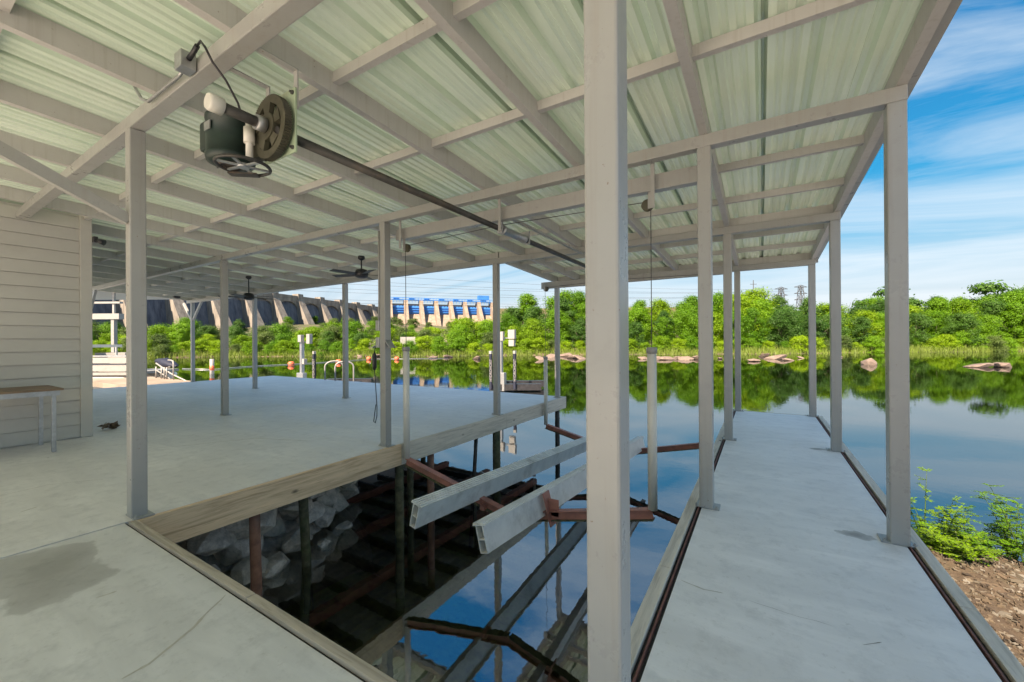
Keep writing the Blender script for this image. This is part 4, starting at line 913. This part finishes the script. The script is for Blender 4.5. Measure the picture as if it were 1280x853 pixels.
# wing wall joining dam and spillway, earth embankment to the right
ew = MB(); pts = [(-122, 412, 36.0), (-112, 372, 36.0)]
ww = thing('wing_wall', 'low concrete wall along the crest between dam and spillway', 'wall', CW(-123, 432, 20))
a, b = CW(-123, 433, 20), CW(-113, 374, 20); MB().bar(a+Vector((0,0,14.5)), b+Vector((0,0,14.5)), 3, 4).build('crest_wall', M['dam'], ww)
eb = MB(); nE = 30
rows = [(0, 34.2), (4, 34.2), (4.1, 30.5), (60, 10), (80, 3)]
eb.add([CW(-18+i*9, 402-n+4*math.sin(i*.3), z + (1.2*nz(i*.7, n*.1) if n > 5 else 0)) for i in range(nE) for n, z in rows], [(i*5+j, i*5+j+1, (i+1)*5+j+1, (i+1)*5+j) for i in range(nE-1) for j in range(4)], True)
tag(eb.build('earth_embankment', M['ground']), kind='structure')
hl = MB(); nH = 60
hl.add([CW(-500+i*40, d, z*(1+.22*nz(i*.21, 2.2)+.1*nz(i*.7, 5.))) for i in range(nH) for d, z in ((700, 0), (850, 38), (1000, 62), (1150, 60), (1300, 0))], [(i*5+j, i*5+j+1, (i+1)*5+j+1, (i+1)*5+j) for i in range(nH-1) for j in range(4)], True)
tag(hl.build('hills', M['leaf_olive']), kind='structure')

# ================================================================== POWER LINES
def lattice(lat, dep, base, top, wb, wt, label, arms=3):
    t = thing('transmission_tower', label, 'tower', CW(lat, dep, base), 'transmission towers'); mb = MB()
    cs = [(-1,-1),(1,-1),(1,1),(-1,1)]; P = lambda c, z: CW(lat+c[0]*(wb+(wt-wb)*(z-base)/(top-base))/2, dep+c[1]*(wb+(wt-wb)*(z-base)/(top-base))/2, z)
    for c in cs: MB().tube([P(c, base-1), P(c, top)], .22, 5).build('leg', M['lattice'], t)
    n = 7
    for k in range(n):
        z0, z1 = base+(top-base)*k/n, base+(top-base)*(k+1)/n
        for j in range(4): mb.tube([P(cs[j], z0), P(cs[(j+1) % 4], z1)], .13, 4); mb.tube([P(cs[(j+1) % 4], z0), P(cs[j], z1)], .13, 4); mb.tube([P(cs[j], z1), P(cs[(j+1) % 4], z1)], .12, 4)
    mb.build('bracing', M['lattice'], t)
    for k in range(arms):
        z = top-1-k*(top-base)*.12; MB().bar(CW(lat-5.2, dep, z), CW(lat+5.2, dep, z), .35, .5).bar(CW(lat-5.2, dep, z), CW(lat, dep, z+1.8), .2, .2).bar(CW(lat+5.2, dep, z), CW(lat, dep, z+1.8), .2, .2).build('cross_arm', M['lattice'], t)
lattice(220, 330, 2, 44, 8, 2.2, 'left one of two steel lattice towers above the tree line')
lattice(236, 330, 2, 45.5, 8, 2.2, 'right one of two steel lattice towers above the tree line')
pl = thing('utility_pole', 'thin dark pole sticking up above the trees across the river', 'pole', CW(149.5, 250, 2))
MB().tube([CW(149.5, 250, 1), CW(149.5, 250, 38.5)], [.35, .2], 8).build('shaft', M['lattice'], pl); MB().bar(CW(147.5, 250, 36), CW(151.5, 250, 36), .2, .25).build('cross_arm', M['lattice'], pl)
for k, (za, zb_) in enumerate(((43, 38), (41, 34.5), (41, 32.5), (38, 29.5), (38, 27.5), (33, 24.5), (33, 22))):
    a, b = CW(225+2*(k % 2), 330, za), CW(-165-6*(k % 3), 165, zb_)
    pts = [a.lerp(b, t/24)-Vector((0,0,9*4*(t/24)*(1-t/24)*.55)) for t in range(25)]
    tag(MB().tube(pts, .055, 5).build('power_line', M['lattice']), 'thin overhead power line strung across the sky above the dam', 'power line', 'power lines across the sky')

# ================================================================== MIDDLE GROUND: lifts, ladder, floats, neighbour dock
def letters(txt, size, mtx, mt, parent):
    cu = bpy.data.curves.new('t', 'FONT'); cu.body = txt; cu.size = size; cu.extrude = .002; cu.align_x = 'CENTER'; cu.align_y = 'CENTER'
    o = bpy.data.objects.new('t', cu); link(o); dg = bpy.context.evaluated_depsgraph_get(); me = bpy.data.meshes.new_from_object(o.evaluated_get(dg))
    bpy.data.objects.remove(o); me.materials.clear(); me.materials.append(M[mt]); q = bpy.data.objects.new('lettering', me); link(q); q.parent = parent
    q.matrix_world = mtx; q.location = mtx.to_translation()-orgof(parent); return q
face = Matrix((( RT.x, 0, -FW.x, 0), (RT.y, 0, -FW.y, 0), (0, 1, 0, 0), (0,0,0,1)))        # text plane that looks towards the dock
def pwc_lift(lat, dep, posts, flt, label, ped):
    t = thing('watercraft_lift', label, 'boat lift', CW(lat, dep, ZW), 'floating lifts beyond the deck')
    for dl in posts:
        c = CW(lat+dl, dep, 0); o = MB().box(c.x-.07, c.x+.07, c.y-.07, c.y+.07, -1.2, .74, bev=.01).build('guide_post', M['navy'], t)
        MB().box(c.x-.075, c.x+.075, c.y-.075, c.y+.075, .74, .90, bev=.01).build('post_cap', M['white'], o)
        f = face.copy(); rz = f @ Matrix.Rotation(R(90), 4, 'Z'); rz.translation = c + Vector((0,0,-.15)) - FW*.105; letters('HYDROHOIST', .19, rz, 'white', t)
    a, b = CW(lat+flt[0], dep+.3, -1.10), CW(lat+flt[1], dep+.3, -1.10); MB().bar(a, b, .45, .34).build('float_tank', M['black'], t)
    a, b = CW(lat+flt[0]+.4, dep+1.6, -1.05), CW(lat+flt[1]+.3, dep+1.6, -1.05); MB().bar(a, b, .45, .34).build('float_tank', M['black'], t)
    MB().bar(CW(lat+flt[0], dep+.8, -1.16), CW(lat+flt[1], dep+.8, -1.16), 1.2, .06).build('frame', M['galv'], t)
    return t
pwc_lift(-1.16, 22, (0, 1.30), (-.1, 2.75), 'dark watercraft lift with two navy guide posts beyond the deck corner post', None)
pwc_lift(-11.75, 24, (0,), (-.35, 2.6), 'dark watercraft lift with one navy guide post beside the chrome ladder', None)
def pedestal(lat, dep, zt, boxes, label, base=-1.3):
    c = CW(lat, dep, base); t = thing('power_pedestal', label, 'pedestal', c, 'power pedestals by the lifts')
    MB().box(c.x-.09, c.x+.09, c.y-.09, c.y+.09, base, zt-.3, bev=.01).build('post', M['galv'], t)
    for dl, z0, z1, wd_ in boxes:
        q = CW(lat+dl, dep-.12, 0); MB().box(q.x-wd_/2, q.x+wd_/2, q.y-.1, q.y+.1, z0, z1, bev=.015).build('control_box', M['white'], t)
    MB().bar(CW(lat, dep, zt-.4), CW(lat+.5, dep, zt-.4), .05, .05).build('arm', M['galv'], t)
    MB().box(c.x-.3, c.x+.3, c.y-.16, c.y+.1, base, base+1.0, bev=.02).build('pump_housing', M['galv'], t)
pedestal(-11.95, 23, 1.85, ((0, 1.45, 1.85, .30), (.48, 1.35, 1.9, .30), (.2, .2, .5, .2)), 'grey power pedestal with white boxes beside the single post lift')
pedestal(-.62, 22.3, 2.0, ((.08, 1.45, 1.95, .2), (.62, 1.55, 2.05, .42), (.62, 1.15, 1.5, .34)), 'grey power pedestal with white boxes behind the deck corner post')
ld = thing('ladder', 'chrome swim ladder with two hooped handrails on the far deck edge', 'ladder', (-13.8, 9.4, 0))
for dl in (0, .62):
    c = Vector((-14.05+dl, 9.30, 0)); pts = [c+Vector((0,0,0.0)), c+Vector((0,0,.5))] + [c+Vector((0, .26-.26*math.cos(a*math.pi/8), .5+.2*math.sin(a*math.pi/8))) for a in range(1, 8)] + [c+Vector((0,.52,.5)), c+Vector((0,.52,-1.9))]
    MB().tube([Vector((q.x+(q.y-9.30)*.7, q.y, q.z)) for q in pts], .03, 10).build('handrail', M['white'], ld)
for k in range(4): MB().bar((-13.69, 9.82, -.35-.32*k), (-13.07, 9.82, -.35-.32*k), .09, .03).build('rung', M['white'], ld)
def floatb(px, py, r, label):
    c = far(px, py); t = thing('float_buoy', label, 'buoy', c, 'buoys on the float line')
    MB().lathe(c+Vector((0,0,-.25*r)), (0,0,1), [(0, .3*r), (.15*r, .8*r), (.5*r, r), (1.1*r, r), (1.45*r, .75*r), (1.6*r, .3*r)], 18).build('drum', M['orange'], t)
    MB().lathe(c+Vector((0,0,.25*r)), (0,0,1), [(0, 1.02*r), (.16*r, 1.02*r)], 18).build('band', M['darkmetal'], t)
floatb(364, 457, .36, 'orange drum buoy nearest to the single post lift'); floatb(423, 454, .36, 'orange drum buoy behind the ladder hoops')
floatb(461, 450, .36, 'orange drum buoy just left of the switch box post'); floatb(496, 450, .36, 'orange drum buoy just right of the switch box post')
mk = thing('channel_marker', 'white and orange marker post floating left of the middle deck post', 'marker', far(265, 470))
c = far(265, 468); MB().tube([c-Vector((0,0,.4)), c+Vector((0,0,1.35))], .17, 12).build('tube', M['white'], mk); MB().tube([c+Vector((0,0,.35)), c+Vector((0,0,.75))], .178, 12).build('band', M['orange'], mk)
pts = [far(x_, y_, ZW+.06) for x_, y_ in ((228,461),(265,462),(300,459),(330,457),(364,455.5),(423,452),(461,449),(496,448.5),(560,448))]
tag(MB().tube(pts, .035, 6).build('float_line', M['galv']), 'pale float line stretched between the buoys on the river', 'rope')
# chain link fence and sign on the far bank
fn = thing('chain_link_fence', 'long chain link fence on the bank below the dam', 'fence', CW(-70, 118, 1))
fpts = []
for i in range(24):
    lat = -78+i*3.2; dep = 112+1.2*math.sin(i*.2); fpts.append(CW(lat, dep, ground_h(lat, dep)+.2))
for q in fpts: MB().tube([q-Vector((0,0,.5)), q+Vector((0,0,2.0))], .05, 6).build('fence_post', M['galv'], fn)
fm = MB()
for a, b in zip(fpts[:-1], fpts[1:]):
    fm.tube([a+Vector((0,0,1.95)), b+Vector((0,0,1.95))], .035, 5)
    for k in range(8):
        fm.tube([a.lerp(b, k/8)+Vector((0,0,.1)), a.lerp(b, min(1, k/8+.4))+Vector((0,0,1.95))], .012, 3); fm.tube([a.lerp(b, min(1, k/8+.4))+Vector((0,0,.1)), a.lerp(b, k/8)+Vector((0,0,1.95))], .012, 3)
fm.build('mesh', M['galv'], fn, False)
sg = thing('warning_sign', 'white sign board on posts at the water edge under the spillway', 'sign', CW(-21.5, 83.5, ZW))
q = CW(-21.5, 83.5, 0); MB().obox(q+Vector((0,0,1.75)), RT*1.55, FW*.05, Vector((0,0,.75))).build('board', M['white'], sg)
for s in (-1.1, 1.1): MB().tube([q+RT*s+FW*.1+Vector((0,0,-1.5)), q+RT*s+FW*.1+Vector((0,0,2.2))], .06, 6).build('leg', M['galv'], sg)
# neighbour dock with gangway rails, covered jet ski, pontoon boat and its white shelter
n2 = MB().box(-27, -19.0, 5.0, 7.1, -.30, -.10, bev=.01).build('neighbour_dock', M['conc']); n2.data.materials[0] = M['spill']; tag(n2, kind='structure')
rl = thing('gangway_rail', 'white tube handrail sloping down the gangway left of the deck', 'railing', (-20.6, 7.0, -.1))
MB().tube([(-20.9,6.95,-.1),(-20.9,6.95,.55),(-21.0,6.97,.66),(-21.3,7.0,.70),(-21.6,7.0,.70)], .03, 8).build('rail', M['white'], rl)
MB().tube([(-22.6,6.9,.55),(-21.2,6.95,.15),(-19.2,7.05,-.25)], .03, 8).tube([(-22.6,6.9,.25),(-21.2,6.95,-.1)], .025, 8).build('rail', M['white'], rl)
for xx in (-22.6, -22.0, -21.7, -21.45): MB().tube([(xx, 6.9, -.1), (xx, 6.9, .4)], .03, 8).build('rail_post', M['white'], rl)
js = thing('covered_jet_ski', 'dark navy covered jet ski parked by the gangway rail', 'jet ski', (-23.0, 7.0, .3))
hb_ = MB(); sec = [(0, .05, .05), (.3, .22, .18), (.9, .34, .30), (1.5, .36, .42), (1.9, .30, .30), (2.4, .26, .22), (2.7, .12, .10)]
vs = []
for s_, w_, h_ in sec:
    for j in range(10):
        a = 2*math.pi*j/10; vs.append(Vector((-21.6-s_*.8, 7.3+.7*w_*math.cos(a), .42+.16*s_*.5+.55*h_*math.sin(a))))
hb_.add(vs, [(i*10+j, i*10+(j+1) % 10, (i+1)*10+(j+1) % 10, (i+1)*10+j) for i in range(len(sec)-1) for j in range(10)], True); hb_.build('cover', M['navy'], js)
MB().tube([(-21.55,7.0,.38),(-21.35,6.95,.42)], .04, 8).build('handle_grip', M['white'], js)
bt = thing('pontoon_boat', 'white pontoon boat on its lift seen beside the boathouse corner', 'boat', CW(-19.2, 19, -.4))
def bb(l0, l1, d0, d1, z0, z1, nm, mt, par=bt):
    a = CW((l0+l1)/2, (d0+d1)/2, (z0+z1)/2); return MB().obox(a, RT*(l1-l0)/2, FW*(d1-d0)/2, Vector((0,0,(z1-z0)/2))).build(nm, M[mt], par)
for d_ in (18.2, 20.2):
    a, b = CW(-22.5, d_, -.28), CW(-16.8, d_, -.28); MB().tube([a, b.lerp(a,.1), b+Vector((0,0,.2))], [.3,.3,.08], 14).build('pontoon', M['alum'], bt)
bb(-22.5, -16.9, 17.9, 20.5, .02, .14, 'boat_deck', 'white'); bb(-22.5, -17.0, 17.9, 17.98, .20, .48, 'side_panel', 'white'); bb(-22.5, -17.0, 17.9, 17.97, .55, .80, 'side_panel', 'white')
bb(-22.5, -17.0, 17.88, 17.96, .84, .90, 'rail', 'galv'); bb(-22.5, -17.0, 17.88, 17.96, .49, .53, 'rub_strip', 'navy'); bb(-21.5, -19.6, 18.3, 19.0, .14, .75, 'seat', 'white'); bb(-19.2, -17.8, 18.6, 19.4, .14, 1.0, 'helm_console', 'white')
bb(-22.2, -18.9, 18.0, 19.6, 1.25, 1.38, 'folded_canopy', 'pvc')
for l_ in (-21.5, -19.5, -17.6): bb(l_-.03, l_+.03, 17.95, 18.01, .9, 1.27, 'canopy_post', 'galv')
bb(-22.6, -16.6, 18.0, 18.3, -.62, -.50, 'lift_beam', 'white'); bb(-22.6, -16.6, 20.0, 20.3, -.62, -.50, 'lift_beam', 'white')
ns = thing('neighbour_shelter', 'white framed roof over the pontoon boat', 'shelter', CW(-20, 22, 0))
bb(-34, -21.2, 21.8, 22.1, 2.75, 3.05, 'beam', 'white', ns); bb(-34, -25.2, 25.8, 26.1, 3.1, 3.3, 'beam', 'white', ns)
for l_ in (-24.0, -21.6): bb(l_-.08, l_+.08, 21.85, 22.05, -1.5, 2.75, 'post', 'white', ns); bb(l_-.06-4, l_+.06-4, 25.9, 26.0, -1.5, 3.1, 'post', 'white', ns)
for l_ in (-24.0, -21.6): bb(l_-.05, l_+.05, 21.9, 22.0, 3.05, 4.3, 'post', 'white', ns)
bb(-34, -21.2, 21.85, 22.05, 3.6, 3.7, 'rail', 'white', ns)
bb(-34.3, -21.0, 21.4, 26.5, 4.3, 4.4, 'roof_panel', 'white', ns)
# old steel frame in the slip water
def at(px, py, z): return far(px, py, z)
fr = thing('steel_frame', 'galvanised angle frame standing in the water behind the bunk boards', 'frame', at(650, 602, ZW))
a, b = at(610, 602, -1.27), at(668, 585, -1.27); MB().bar(a, b, .04, .07).build('rail', M['galv'], fr)
a2, b2 = at(595, 592, -1.27), at(648, 577, -1.27)
for t_ in (.1, .5, .9): MB().bar(a.lerp(b, t_), a2.lerp(b2, t_), .04, .04).build('rung', M['galv'], fr)
MB().tube([b-Vector((0,0,1.2)), b+Vector((0,0,.06))], .03, 8).build('leg', M['galv'], fr); MB().tube([a-Vector((0,0,1.2)), a+Vector((0,0,.03))], .03, 8).build('leg', M['galv'], fr)
